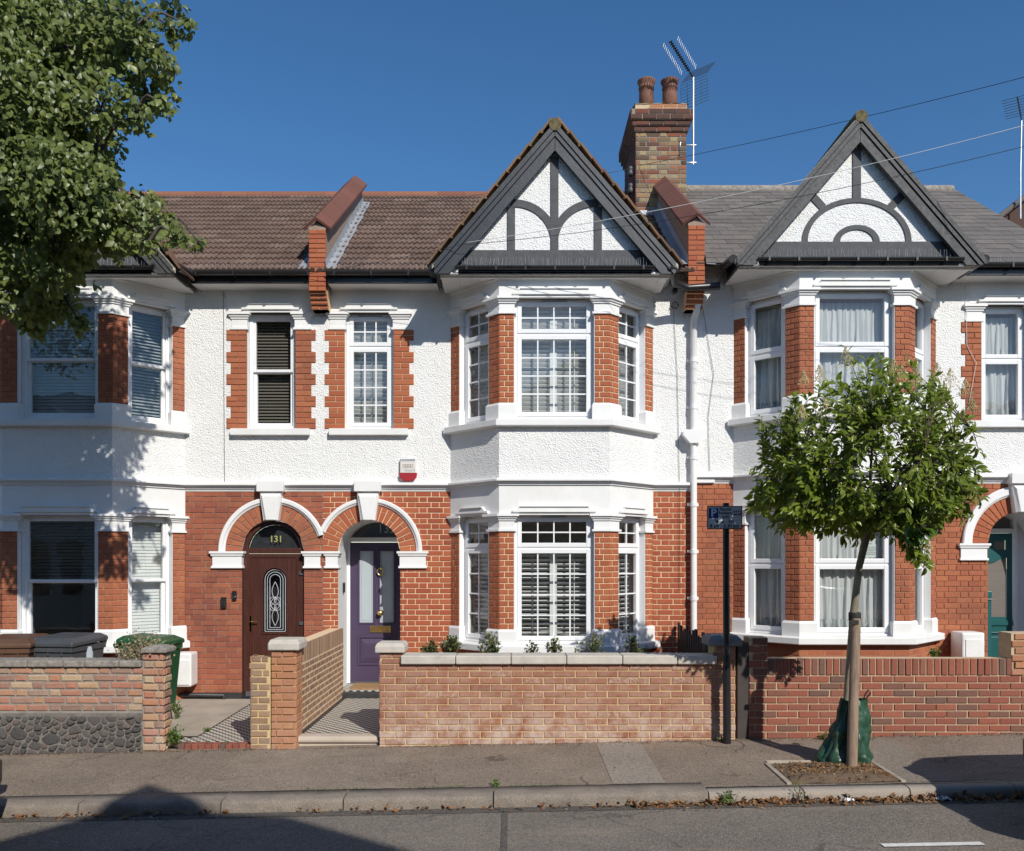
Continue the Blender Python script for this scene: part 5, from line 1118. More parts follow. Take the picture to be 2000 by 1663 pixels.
for k in range(11):
    a = k / 11 * 6.283 + .4; el = rs.uniform(.35, 1.0); L_ = rs.uniform(.7, 1.0); e_ = fk + np.array([math.cos(a) * 1.0 * L_, math.sin(a) * .9 * L_, (.12 + el) * L_]); mid = fk * .5 + e_ * .5 + np.array([0, 0, .10])
    pts = [fk + (mid - fk) * t if t <= 1 else mid + (e_ - mid) * (t - 1) for t in np.linspace(0, 2, 7)]; limbs += pts[1:]; m.tube([tuple(p) for p in pts], list(np.linspace(.020, .004, 7)), 6, caps=False)
m.build('branch', 'bark_dark', tree, kind='stuff', loc=(0, 0, 0)); limbs = np.array(limbs); m = MB(); pos, dr = [], []
for P_, p in tips:
    j = np.argmin(((limbs - P_) ** 2).sum(1)); b = limbs[j]; ax2 = P_ - b; L_ = np.linalg.norm(ax2) + 1e-6; ax2 /= L_; m.tube([tuple(b), tuple((b + P_) / 2 + np.array([0, 0, .02])), tuple(P_)], [.006, .004, .0025], 4, caps=False)
    for q in range(rs.randint(11, 16)):
        t = 1 - rs.rand() ** 1.5 * min(.9, .30 / L_); o = b + (P_ - b) * t; rv = rs.normal(size=3); rv -= ax2 * rv.dot(ax2); rv /= np.linalg.norm(rv) + 1e-6
        pos.append(o + rv * .008); dr.append(ax2 * rs.uniform(.2, .8) + p * .35 + rv * .9 + np.array([0, 0, -.30 + .2 * rs.rand()]))
m.build('twig', 'twig', tree, kind='stuff', loc=(0, 0, 0)); pos = np.array(pos); dr = np.array(dr); n = len(pos); size = rs.choice([1, 1, .75, 1.15], n) * rs.uniform(.066, .10, n); up = np.array([.45, -.8, .75]) + (pos - np.array(cc)) * .3 + rs.normal(size=(n, 3)) * .42
score = -pos[:, 1] * 1.0 + .25 * rs.rand(n) + size * 3
foliage(tree, pos, dr, up, size, .8, 'leaf_privet', 280, score=score)
yl = [(P(1752 + 50 * rs.rand(), 1010 + 55 * rs.rand(), TY - .5), 0) for _ in range(16)]; pos = np.array([tuple(p) for p, _ in yl]); foliage(tree, pos, unit(16) * .6 + np.array([.3, -.3, -.7]), np.tile([.3, -.6, 1.0], (16, 1)), rs.uniform(.11, .15, 16), 1.2, 'leaf_privet_young', 16, 'foliage', 'young_leaf')
for px_, py_, s_ in ((1652, 705, 1.2), (1600, 735, .9), (1570, 742, .8), (1762, 740, 1.1), (1790, 738, 1.1), (1745, 722, .9), (1830, 732, 1.1), (1856, 745, 1.2), (1885, 762, .9), (1612, 800, .9), (1566, 810, .8), (1820, 812, .9), (1845, 780, .8), (1898, 795, .8), (1800, 1096, .6), (1812, 1068, .5)):
    m = MB(); b = P(px_, py_ + 16 * s_, TY - .05 - .45 * rs.rand()); ax_h = .16 * s_
    m.tube([b, b + Vector((0, 0, ax_h))], .003, 4, caps=False)
    for k in range(150):
        t = rs.rand(); rr_ = (1 - t) * .085 * s_ * rs.rand() ** .5 + .005; a = rs.rand() * 6.28; q = b + Vector((math.cos(a) * rr_, math.sin(a) * rr_, t * ax_h + .015)); h = .0055
        m.add([q + Vector((h, 0, 0)), q + Vector((-h * .5, h, 0)), q + Vector((-h * .5, -h, 0)), q + Vector((0, 0, h * 2))], [(0, 1, 3), (1, 2, 3), (2, 0, 3)])
    m.build('flower_head', 'panicle', tree, loc=(0, 0, 0))
# stake with rubber tie
e = empty('tree_stake', (TX + .02, TY - .08, tz), None, 'leaning round wooden stake tied to the small street tree', 'stake')
sb, st_ = Vector((TX + .0, TY - .13, tz - .02)), P(1672, 1208, TY - .03); m = MB(); m.tube([sb.lerp(st_, t) for t in (0, .2, .4, .6, .8, .985, 1)], [.049, .048, .046, .045, .044, .043, .039], 14); m.build('post', 'stake_wood', e, loc=(0, 0, 0))
m = MB(); c = st_ + Vector((0, .03, .02)); m.lathe([(.05, -.045), (.056, -.04), (.056, .03), (.05, .035)], 14, tuple(c)); m.box(c.x - .075, c.x + .005, c.y - .08, c.y - .05, c.z - .075, c.z - .035); m.build('rubber_tie', 'rubber', e, loc=(0, 0, 0))
# watering bag
e = empty('watering_bag', (TX + .06, TY + .12, tz), None, 'crumpled green watering bag wrapped round the foot of the street tree', 'bag'); n, k = 72, 40; vs = []; bx, by = TX + .045, TY + .1
for j in range(k + 1):
    t = j / k; z = tz + .02 + t * .60; wl, wr = .20 * (1 - t) ** 1.2 + .03 + .05 * (1 - t), .215 - .02 * t; dpt = .17 * (1 - t * .62)
    for i in range(n):
        a = 6.283 * i / n; ca, sa = math.cos(a), math.sin(a); rx = wr if ca > 0 else wl; fold = .02 + .008 * math.sin(a * 5 + t * 4) + .03 * mnoise.noise(Vector((ca * 2.2, sa * 2.2, t * 5)))  - .05 * abs(mnoise.noise(Vector((ca * 3.4 + t * 1.2, sa * 3.4, t * 2.2 + 9)))) - .022 * abs(mnoise.noise(Vector((ca * 7 + t * 3, sa * 7 - t * 2, t * 4)))) * (1 - .5 * t) - .03 * abs(mnoise.noise(Vector((ca * 2 + 5, sa * 2, t * 9)))) * (1 - t)
        bulge = 1 + .12 * math.sin(min(1, t * 4) * math.pi) * (1 - t); vs.append((bx + ca * (rx * bulge + fold), by + sa * (dpt + fold), z + .02 * mnoise.noise(Vector((ca * 2, sa * 2, t * 3 + 4))) * min(1, t * 5 + .3)))
m = MB(); m.add(vs, [(j * n + i, j * n + (i + 1) % n, (j + 1) * n + (i + 1) % n, (j + 1) * n + i) for j in range(k) for i in range(n)], 0, None, True); m.build('bag_body', 'bag_green', e, loc=(0, 0, 0))
m = MB(); hz = tz + .6; pts = [(bx + .15, by - .02, hz - .03), (bx + .165, by - .03, hz + .06), (bx + .20, by - .03, hz + .11), (bx + .225, by - .02, hz + .08), (bx + .19, by, hz + .02)]
for a, b in zip(pts, pts[1:]): m.quad(a, b, (b[0] + .01, b[1] + .05, b[2]), (a[0] + .01, a[1] + .05, a[2]))
m.build('strap_handle', 'bag_strap', e, loc=(0, 0, 0))
# pit
pit = empty('tree_pit', (2.93, -4.05, .05), kind='structure'); x0, x1, y0, y1 = 2.44, 3.44, -4.37, -3.70
n = 16; m = MB(); vs = []
for j in range(n + 1):
    for i in range(n + 1):
        x, y = x0 + (x1 - x0) * i / n, y0 + (y1 - y0) * j / n; ed = min(i, n - i, j, n - j) / n; vs.append((x, y, zpave(x, y) + .005 + min(.04, ed * .2) + .012 * mnoise.noise(Vector((x * 9, y * 9, 0)))))
m.add(vs, [(j * (n + 1) + i, j * (n + 1) + i + 1, (j + 1) * (n + 1) + i + 1, (j + 1) * (n + 1) + i) for j in range(n) for i in range(n)], 0, None, True); m.build('soil', 'soil', pit, loc=(0, 0, 0))
for a, b, c, d in ((x0 - .025, x0 + .02, y0, y1), (x1 - .02, x1 + .025, y0, y1), (x0, x1, y1 - .02, y1 + .025)):
    mm = MB(); za, zb_ = zpave(a, c), zpave(b, d); mm.add([(a, c, za - .1), (b, c, za - .1), (b, d, zb_ - .1), (a, d, zb_ - .1), (a, c, za + .014), (b, c, za + .014), (b, d, zb_ + .014), (a, d, zb_ + .014)], [(0, 1, 5, 4), (1, 2, 6, 5), (2, 3, 7, 6), (3, 0, 4, 7), (4, 5, 6, 7)]); mm.build('edging_board', 'edging_timber', pit, bevel=.004, loc=(0, 0, 0))
n = 4200; px_ = rs.uniform(x0 + .03, x1 - .03, n); py_ = rs.uniform(y0 + .02, y1 - .02, n); keep = (px_ > 2.62) | (rs.rand(n) < .4); px_, py_ = px_[keep], py_[keep]; n = len(px_)
pz_ = np.array([zpave(x, y) + .045 * min(1, 5 * min(x - x0, x1 - x, y - y0, y1 - y)) for x, y in zip(px_, py_)])
o = foliage(None, np.stack([px_, py_, pz_], 1), unit(n) * np.array([1, 1, .4]), np.tile([0, 0, 1.0], (n, 1)) + rs.normal(size=(n, 3)) * .5, rs.uniform(.015, .04, n), .9, 'mulch', name='bark_mulch', shape=SIMPLE, faces=SF)
m = MB(); c = P(1574, 1500, -3.85); m.tube([(2.76, -3.98, .04), (2.74, -4.0, .11)], .022, 10); m.build('water_pipe', 'black_plastic', None, 'short black plastic pipe end sticking out of the tree pit', 'pipe')

# ------------------------------------------------------------------ large tree at the left edge
LX, LY = -6.95, -4.0; lt = empty('pavement_tree', (LX, LY, -.1), None, 'large spreading leafy tree hanging over the left house and its bay', 'tree', 'trees')
clumps = []
for px_, py_, r_ in ((60, 120, 130), (130, 60, 110), (40, 300, 130), (150, 250, 90), (120, 370, 105), (60, 450, 120), (235, 110, 62), (265, 55, 50), (300, 165, 42), (262, 225, 34), (205, 40, 80), (338, 18, 22), (368, 48, 14), (200, 200, 60), (300, 110, 40), (225, 410, 55), (285, 425, 42), (345, 462, 24), (388, 474, 11), (250, 470, 22), (40, 560, 70), (105, 590, 45), (155, 630, 18), (60, 625, 32), (180, 330, 50), (120, 480, 55), (20, 30, 120), (10, 200, 120), (315, 200, 20), (170, 440, 50), (150, 420, 60), (215, 455, 40), (130, 440, 50), (190, 395, 60), (262, 440, 40), (100, 505, 38), (222, 485, 18), (165, 500, 22), (290, 475, 16), (330, 445, 26), (300, 398, 26), (95, 520, 55), (340, 60, 20), (322, 130, 26), (292, 200, 26), (240, 60, 50)):
    d = rs.uniform(-.55, .55); clumps.append((P(px_, py_, LY + d), r_ * (D + LY + d) / F, 1))
for k in range(85):   # the part of the crown outside the picture
    px_, py_ = rs.uniform(-560, 330), rs.uniform(-520, 400); d = rs.uniform(-.9, 1.2)
    if px_ > -70 and py_ > -90: continue
    if px_ > 60 and py_ > -130 - (px_ - 60) * .5: continue
    clumps.append((P(px_, py_, LY + d), rs.uniform(.35, .6), 0))
m = MB(); m.tube([(LX, LY, -.2), (LX + .05, LY, 1.5), (LX + .1, LY, 3.2), (LX + .05, LY + .1, 4.6), (LX + .2, LY, 6.5)], [.2, .165, .15, .12, .07], 12); m.build('trunk', 'bark_dark', lt, loc=(0, 0, 0))
m = MB()
for c, r_, v in clumps:
    if v or rs.rand() < .4:
        near = min((o for o, _, _ in clumps if o.x < c.x - .25), key=lambda o: (o - c).length, default=None); b = near if near is not None and (near - c).length < 1.6 else Vector((LX + .1, LY, max(3.3, min(6.0, c.z - 1.2))))
        mid = b.lerp(c, .5) + Vector((0, 0, .12)); m.tube([b, b.lerp(mid, .5) + Vector((.03, 0, .06)), mid, c], [.022, .017, .012, .004], 6, caps=False)
        for q in range(5): e_ = c + Vector(tuple(unit(1)[0])) * r_ * .9; m.tube([c.lerp(mid, .3), c.lerp(e_, .5), e_], [.007, .005, .002], 4, caps=False)
m.build('branch', 'bark_dark', lt, kind='stuff', loc=(0, 0, 0)); pos, sz = [], []
for c, r_, v in clumps:
    edge = v and c.x > PX(185, c.y); n = int((1800 * (.55 if edge else 1) if v else 260) * (r_ / .5) ** 2) + (14 if v else 0); u = unit(n); rad = rs.rand(n, 1) ** (.42 if edge else .5) * (1.18 if edge else 1); bl = 1 + (.6 if edge else .35) * np.array([mnoise.noise(Vector(q * 2.4) + c) for q in u])[:, None]; pos.append(np.array(c) + u * rad * r_ * bl * np.array([1, 1.15, .95])); sz.append(rs.choice([.8, 1, 1.2], n) * rs.uniform(.048, .078, n) if v else rs.uniform(.075, .105, n))
pos = np.concatenate(pos); size = np.concatenate(sz); n = len(pos); dr = unit(n) * .75 + np.array([.1, -.25, -.85]); up = unit(n) * .6 + np.array([.5, -.85, .6])
vis = (np.abs(pos[:, 0] * F / (D + pos[:, 1])) < 985) & (HY - (pos[:, 2] - HC) * F / (D + pos[:, 1]) > 10); score = np.where(vis, -pos[:, 1], -99) + .3 * rs.rand(n) + size * 5
foliage(lt, pos, dr, up, size, 1.25, 'leaf_tree', 280, score=score)

# ------------------------------------------------------------------ small plants
def shrub(name, label, c, r, n, size, mat, cat='shrub', group=None, h=1.0, twigs=7, tw='twig', wid=1.0, single=0):
    e = empty(name, tuple(c), None, label, cat, group); m = MB(); C = np.array(c); tip = []
    for k in range(twigs):
        d = unit(1)[0]; d[2] = abs(d[2]) * 1.2 + .35; d /= np.linalg.norm(d); t_ = C + d * np.array([r, r, r * h * 1.3]) * rs.uniform(.8, 1.1); tip.append(t_); m.tube([tuple(C + np.array([rs.normal() * r * .15, rs.normal() * r * .15, -.01])), tuple((C + t_) / 2 + rs.normal(size=3) * .01), tuple(t_)], [.004, .003, .0015], 4, caps=False)
    m.build('stem', tw, e, kind='stuff', loc=(0, 0, 0)); tip = np.array(tip); j = rs.randint(0, twigs, n); t = rs.rand(n, 1) ** .6; pos = C + (tip[j] - C) * t + rs.normal(size=(n, 3)) * r * .13
    pos[:, 2] = np.maximum(pos[:, 2], C[2] + .004); dr = (tip[j] - C) * .6 / r + unit(n) * .8; foliage(e, pos, dr, np.tile([0, -.3, 1.0], (n, 1)) + rs.normal(size=(n, 3)) * .3, rs.uniform(.6, 1.2, n) * size, wid, mat, single, shape=SIMPLE, faces=SF); return e
for px_, w_, lab, n in ((838, .1, 'sparse low box shrub above the coping nearest the left wall pier', 230), (880, .14, 'densest low green box shrub on the garden wall beside the left pier base', 420), (962, .15, 'brownish low box shrub in front of the left angled bay window', 260), (1036, .10, 'small sprigs of box shrub left of the wide bay window centre', 90), (1080, .12, 'rounded small box shrub below the middle of the bay window', 170), (1153, .15, 'low box shrub of mixed brown leaves under the right bay pier', 230), (1240, .14, 'shaded low box shrub at the right end of the garden wall coping', 200)):
    shrub('box_shrub', lab, (PX(px_, YW + .36), YW + .36, .93), w_ * 1.15, int(n * 1.7), .04, 'leaf_shrub', 'shrub', 'low shrubs behind the garden wall', h=1.05, twigs=9)
shrub('dried_climber', 'dried brown climbing plant sprawling over the old brick wall by its pier', (PX(285, YW + .2), YW + .2, .90), .33, 700, .035, 'leaf_dry', 'plant', h=.75, twigs=22, tw='dry_twig')
shrub('dried_climber', 'pale bare twigs with few dry leaves beside the grey bin', (PX(238, YW + .15), YW + .15, .92), .26, 90, .03, 'leaf_dry', 'plant', h=.55, twigs=16, tw='dry_twig')
shrub('weed', 'bright green leafy weed at the foot of the old brick wall pier', (PX(346, YW + .05), YW + .05, .0), .12, 210, .04, 'leaf_weed', 'weed', 'weeds', h=1.3, twigs=10)
shrub('weed', 'green weed climbing between the wall pier and the green bin', (PX(344, YW + .2), YW + .2, .28), .1, 120, .035, 'leaf_weed', 'weed', 'weeds', h=1.5, twigs=9)
shrub('weed', 'small weed at the foot of the black sign pole', (PX(1409, -2.8), -2.8, zpave(2.3, -2.8)), .05, 36, .03, 'leaf_weed', 'weed', 'weeds', h=1.4, twigs=5)
shrub('weed', 'small tuft of weed in the kerb joint near the road seam', (PX(966, -4.26), -4.26, zpave(-.16, -4.3)), .06, 40, .03, 'leaf_weed', 'weed', 'weeds', h=.6, twigs=5)
shrub('weed', 'tall thin weed growing in the gutter among fallen leaves', (PX(1432, -4.6), -4.6, zroad(1.9, -4.6)), .11, 70, .045, 'leaf_weed', 'weed', 'weeds', h=1.0, twigs=7, wid=.5)
shrub('weed', 'wispy weed in the gutter under the concrete kerb joint', (PX(1560, -4.6), -4.6, zroad(2.4, -4.6)), .1, 34, .035, 'leaf_weed', 'weed', 'weeds', h=1.3, twigs=7, wid=.5)
shrub('weed', 'little yellow green weed on the pavement below the red wall', (PX(1607, -2.78), -2.78, zpave(3.3, -2.78)), .07, 60, .03, 'leaf_weed', 'weed', 'weeds', h=.8, twigs=6)
shrub('flowering_plant', 'low plant with yellow flowers behind the red garden wall', (PX(1825, -2.35), -2.35, .93), .1, 110, .04, 'leaf_weed', 'plant', h=.7, twigs=8)
shrub('weed', 'moss green weed beside the tiled path of the mahogany door', (PX(408, -2.0), -2.0, .03), .05, 40, .03, 'leaf_weed', 'weed', 'weeds', h=.7, twigs=5)
for x_, y_, n, a, lab in ((0, 0, 0, 0, 0),):
    pass
# litter of fallen leaves along the gutter
n = 1150; t = rs.rand(n); xs = np.where(rs.rand(n) < .78, rs.uniform(1.0, 4.6, n), np.where(rs.rand(n) < .5, rs.uniform(-4.6, -2.4, n), rs.uniform(-1.9, 1.0, n))); ys = KY1 - .02 - np.abs(rs.normal(size=n)) * .055
o = foliage(None, np.stack([xs, ys, np.array([zroad(x, y) for x, y in zip(xs, ys)]) + .008 + .035 * np.exp(-((ys - KY1) / .08) ** 2) * rs.rand(n)], 1), unit(n) * np.array([1, 1, .5]), np.tile([0, 0, 1.0], (n, 1)) + rs.normal(size=(n, 3)) * .45, rs.uniform(.025, .07, n), 1.0, 'leaf_fallen', name='fallen_leaves', shape=SIMPLE, faces=SF)
n = 1100; xs = rs.uniform(-6, 6, n); ys = rs.uniform(-4.25, -2.72, n); k = rs.rand(n) < .75; ys[k] = -2.72 - np.abs(rs.normal(size=k.sum())) * .05
foliage(None, np.stack([xs, ys, np.array([zpave(x, y) for x, y in zip(xs, ys)]) + .008], 1), unit(n) * np.array([1, 1, .2]), np.tile([0, 0, 1.0], (n, 1)) + rs.normal(size=(n, 3)) * .2, rs.uniform(.01, .035, n), .9, 'leaf_fallen', name='pavement_debris', shape=SIMPLE, faces=SF)
n = 900; xs = np.concatenate([rs.uniform(-1.9, .8, 700), rs.uniform(-7, -1.9, 200)]); ys = KY0 + rs.normal(size=n) * .012; keep = np.array([mnoise.noise(Vector((x * 2.3, 0, 0))) > -.05 for x in xs]); xs, ys = xs[keep], ys[keep]; n = len(xs)
foliage(None, np.stack([xs, ys, np.array([zpave(x, y) for x, y in zip(xs, ys)]) + .002], 1), unit(n) * np.array([.5, .5, 1]) + np.array([0, 0, .4]), unit(n), rs.uniform(.012, .03, n), .35, 'leaf_weed', name='kerb_moss', shape=SIMPLE, faces=SF)
for px_, py_, s_, lab in ((1658, 1554, .05, 'scrap of white paper in the gutter among leaves'), (1842, 1557, .08, 'crumpled clear and white wrapper in the gutter near the car shadow')):
    m = MB(); Y = -4.6; x = PX(px_, Y); z = zroad(x, Y); k = 7
    vs = [(x + (i / k - .5) * s_ * 1.6, Y + (j / k - .5) * s_, z + .02 + .04 * mnoise.noise(Vector((i * .7 + px_, j * .7, 0)))) for j in range(k + 1) for i in range(k + 1)]; m.add(vs, [(j * (k + 1) + i, j * (k + 1) + i + 1, (j + 1) * (k + 1) + i + 1, (j + 1) * (k + 1) + i) for j in range(k) for i in range(k)]); m.build('litter_scrap', 'litter_white', None, lab, 'litter', 'litter in the gutter')

# ------------------------------------------------------------------ wheelie bins
def bin_(label, c, rz, mat, h=1.06, w_=.58, d=.62, lid_over=.03):
    e = empty('wheelie_bin', c, None, label, 'bin', 'wheelie bins'); e.rotation_euler = (0, 0, rz); W.pop(e.name)
    m = MB(); b0, b1 = .20, h - .12; a, b = w_ / 2 * .82, w_ / 2; p, q = d / 2 * .78, d / 2
    m.add([(-a, -p, b0), (a, -p, b0), (a, p, b0), (-a, p, b0), (-b, -q, b1), (b, -q, b1), (b, q, b1), (-b, q, b1)], [(0, 1, 5, 4), (1, 2, 6, 5), (2, 3, 7, 6), (3, 0, 4, 7), (3, 2, 1, 0)]); m.box(-b - .012, b + .012, -q - .012, q + .012, b1 - .06, b1)
    for s in (-.17, .0, .17): m.box(s - .006, s + .006, -q - .02, -q - .01, b1 - .10, b1 - .06)
    m.build('body', mat, e, bevel=.02, loc=(0, 0, 0))
    o = lid_over; m = MB(); m.add([(-b - o, -q - o, b1), (b + o, -q - o, b1), (b + o, q + o, b1 + .03), (-b - o, q + o, b1 + .03), (-b - o, -q - o, b1 + .05), (b + o, -q - o, b1 + .05), (b + o, q + o, b1 + .08), (-b - o, q + o, b1 + .08), (-b + .04, -q + .06, b1 + .10), (b - .04, -q + .06, b1 + .10), (b - .04, q - .02, b1 + .12), (-b + .04, q - .02, b1 + .12)],
        [(0, 1, 5, 4), (1, 2, 6, 5), (2, 3, 7, 6), (3, 0, 4, 7), (4, 5, 9, 8), (5, 6, 10, 9), (6, 7, 11, 10), (7, 4, 8, 11), (8, 9, 10, 11), (3, 2, 1, 0)]); m.build('lid', mat, e, bevel=.012, loc=(0, 0, 0))
    m = MB(); m.tube([(-b + .04, q + .09, b1 + .01), (b - .04, q + .09, b1 + .01)], .018, 8)
    for s in (-b + .05, 0, b - .05): m.box(s - .015, s + .015, q, q + .09, b1 - .03, b1 + .02)
    m.build('handle', mat, e, bevel=.004, loc=(0, 0, 0))
    for s in (-1, 1):
        m = MB(); m.tube([(s * (b - .1), q * .72, .1), (s * (b - .04), q * .72, .1)], .1, 18); m.build('wheel', 'rubber', e, bevel=.006, loc=(0, 0, 0))
    MB().tube([(-b + .05, q * .72, .1), (b - .05, q * .72, .1)], .012, 8).build('axle', 'bin_grey', e, loc=(0, 0, 0))
    MB().box(-a + .05, a - .05, p * .4, p * .95, .1, .21).build('foot', mat, e, loc=(0, 0, 0)); return e
bin_('brown wheelie bin with faded lid at the left edge behind the old wall', (PX(28, -1.9), -1.9, .10), R(8), 'bin_brown', 1.03, .56)
bin_('dark grey wheelie bin with ribbed lid behind the old brick wall', (PX(130, -1.75), -1.75, .10), R(-8), 'bin_grey', 1.03, .57)
bin_('green wheelie bin turned sideways behind the brick wall pier', (PX(295, -1.75), -1.75, .03), R(84), 'bin_green', 1.10, .46, .52)
m = MB(); m.plate([(PX(171, -2.4), .85), (PX(181, -2.4), .85), (PX(181, -2.4), .98), (PX(178, -2.4), 1.05), (PX(174, -2.4), 1.05), (PX(171, -2.4), .98)], -2.42, -2.40); m.build('pointed_item', 'frosted', None, 'pale blue pointed marker sticking up behind the old wall coping', 'item', bevel=.003)  # pale blue pointed thing of unknown use
# meter boxes
def meter(label, x0, x1, y0, y1, z0, z1):
    e = empty('meter_box', ((x0 + x1) / 2, y1, z0), None, label, 'meter box', 'white meter boxes'); MB().box(x0, x1, y0, y1, z0, z1).build('case', 'meter_white', e, bevel=.025, loc=(0, 0, 0))
    m = MB(); w_ = x1 - x0; m.box(x0 + w_ * .14, x1 - w_ * .06, y0 - .012, y0 + .01, z0 + .03, z1 - .09); m.build('door', 'meter_white', e, bevel=.006, loc=(0, 0, 0)); MB().tube([(x0 + w_ * .2, y0 - .016, z0 + .2), (x0 + w_ * .2, y0 - .01, z0 + .2)], .012, 8).build('lock', 'bin_grey', e, loc=(0, 0, 0))
meter('white meter box on the wall under the bay sill behind the green bin', PX(330, -.3), PX(372, -.3), -.28, -.02, PZ(1345, -.4), PZ(1278, -.4))
meter('white meter box with square door standing beside the teal front door', PX(1884, -.4), PX(1929, -.4), -.34, -.02, .05, PZ(1238, -.5))
# dark picket screen behind the middle wall's end pier
e = empty('picket_screen', (2.1, -1.6, .2), None, 'dark brown picket fence running back from the wall end pier to the drainpipe', 'fence')
for k in range(17):
    t = k / 16; y = -2.3 + 2.15 * t; x = 2.31; zz = 1.10 + .05 * math.sin(k * 1.7); MB().box(x - .012, x + .012, y, y + .09, .0, zz).build('picket', 'fence_dark', e, loc=(0, 0, 0))
for z in (.4, .9): MB().box(2.325, 2.355, -2.3, -.1, z, z + .06).build('rail', 'fence_dark', e, loc=(0, 0, 0))

# ------------------------------------------------------------------ parking sign
sx_, sy_ = PX(1420, -2.86), -2.86; e = empty('parking_sign', (sx_, sy_, zpave(sx_, sy_)), None, 'black pole with grey permit parking plate on the pavement', 'sign')
m = MB(); zt = PZ(983, sy_); m.tube([(sx_, sy_, zpave(sx_, sy_) - .05), (sx_ - .004, sy_, .9), (sx_ - .004, sy_, .93), (sx_ - .012, sy_, zt)], [.042, .041, .037, .036], 16); m.build('pole', 'black_paint', e, loc=(0, 0, 0))
yp = sy_ - .055; x0, x1, z0, z1 = PX(1381, yp), PX(1449.5, yp), PZ(1034, yp), PZ(988.5, yp)
MB().box(x0, x1, yp - .006, yp, z0, z1).build('plate_edge', 'sign_black', e, bevel=.002, loc=(0, 0, 0)); MB().box(x0 + .010, x1 - .010, yp - .0085, yp - .005, z0 + .010, z1 - .010).build('plate', 'sign_grey', e, loc=(0, 0, 0))
for z in (z0 + .06, z1 - .06): MB().box(sx_ - .06, sx_ + .035, yp, sy_ + .045, z - .012, z + .012).build('bracket', 'sign_black', e, loc=(0, 0, 0))
w_ = x1 - x0; h_ = z1 - z0; yt = yp - .0095; T = lambda u, v: Matrix.Translation((x0 + u * w_, yt, z1 - v * h_))
MB().box(x0 + .045 * w_, x0 + .31 * w_, yp - .0105, yp - .008, z1 - .53 * h_, z1 - .10 * h_).build('blue_panel', 'sign_blue', e, loc=(0, 0, 0)); MB().box(x0 + .755 * w_, x0 + .96 * w_, yp - .0105, yp - .008, z1 - .40 * h_, z1 - .21 * h_).build('zone_panel', 'sign_print', e, loc=(0, 0, 0))
text('P', .115, Matrix.Translation((x0 + .18 * w_, yp - .0115, z1 - .315 * h_)), 'sign_white', e, bold=.003); text('AM', .046, Matrix.Translation((x0 + .857 * w_, yp - .0115, z1 - .305 * h_)), 'sign_white', e, bold=.001)
for s, u, v, sz in (('Permit', .52, .145, .046), ('holders', .515, .305, .044), ('only', .52, .465, .046), ('Mon - Fri', .49, .675, .052), ('8 am - 6.30 pm', .49, .865, .050)): text(s, sz, T(u, v), 'sign_print', e, bold=.0012)

# ------------------------------------------------------------------ aerials and cables
def yagi(label, mast_pts, tip, n, refl, vertical=True, size=.08):
    e = empty('tv_aerial', tuple(mast_pts[0]), None, label, 'aerial', 'tv aerials'); m = MB(); m.tube(mast_pts, .018, 8); m.build('mast', 'aluminium', e, loc=(0, 0, 0))
    top = Vector(mast_pts[-1]); tip = Vector(tip); d = (tip - top).normalized(); MB().tube([top, tip], .013, 6).build('boom', 'black_plastic', e, loc=(0, 0, 0))
    side = d.cross(Vector((0, 0, 1))).normalized(); v = side.cross(d).normalized()
    for k in range(n):
        c = top.lerp(tip, .22 + .78 * k / (n - 1)); m = MB()
        if vertical:
            for s in (-1, 1): q = c + side * s * .13; MB().tube([q - v * size * .55, q + v * size * .55], .0065, 5).build('element', 'aluminium', e, loc=(0, 0, 0))
            m.tube([c - side * .03, c + side * .03], .012, 5); m.build('clip', 'black_plastic', e, loc=(0, 0, 0)); continue
        else: m.tube([c - side * size * 2.4, c + side * size * 2.4], .005, 5)
        m.build('element', 'aluminium' if vertical else 'bin_grey', e, loc=(0, 0, 0))
    if refl:
        m = MB(); o = top - d * .02
        for s in (1, -1):
            w2 = (v * s * .88 - d * .38).normalized() if True else v
            for k in range(9): q = o + w2 * (.03 + .05 * k); m.tube([q - side * .25, q + side * .25], .0035, 4, caps=False)
            for k in range(5): q = o + side * (-.25 + .125 * k); m.tube([q + w2 * .03, q + w2 * .43], .0035, 4, caps=False)
        m.build('reflector', 'bin_grey', e, loc=(0, 0, 0))
    return e
ym = 2.2; e = yagi('silver tv aerial on its mast clamped to the chimney stack', [P(1354, 322, ym), P(1354, 240, ym), P(1354, 152, ym)], P(1310, 82, ym - .55), 14, True)
m = MB(); a, b = P(1354, 284, ym), P(1354, 318, ym); xw_ = 2.86; m.tube([a + Vector((.05, 0, 0)), Vector((xw_ + .02, ym, a.z)), Vector((xw_ - .12, ym - .2, a.z - .05)), Vector((xw_ - .12, ym - .2, b.z + .05)), Vector((xw_ + .02, ym, b.z)), b + Vector((.05, 0, 0))], .014, 6); m.build('bracket', 'aluminium', e, loc=(0, 0, 0))
ym = 4.2; yagi('thin dark tv aerial at the right edge above the far roof', [P(1993, 428, ym), P(1993, 330, ym), P(1995, 235, ym)], P(1987, 190, ym - 1.0), 8, False, False, .1)
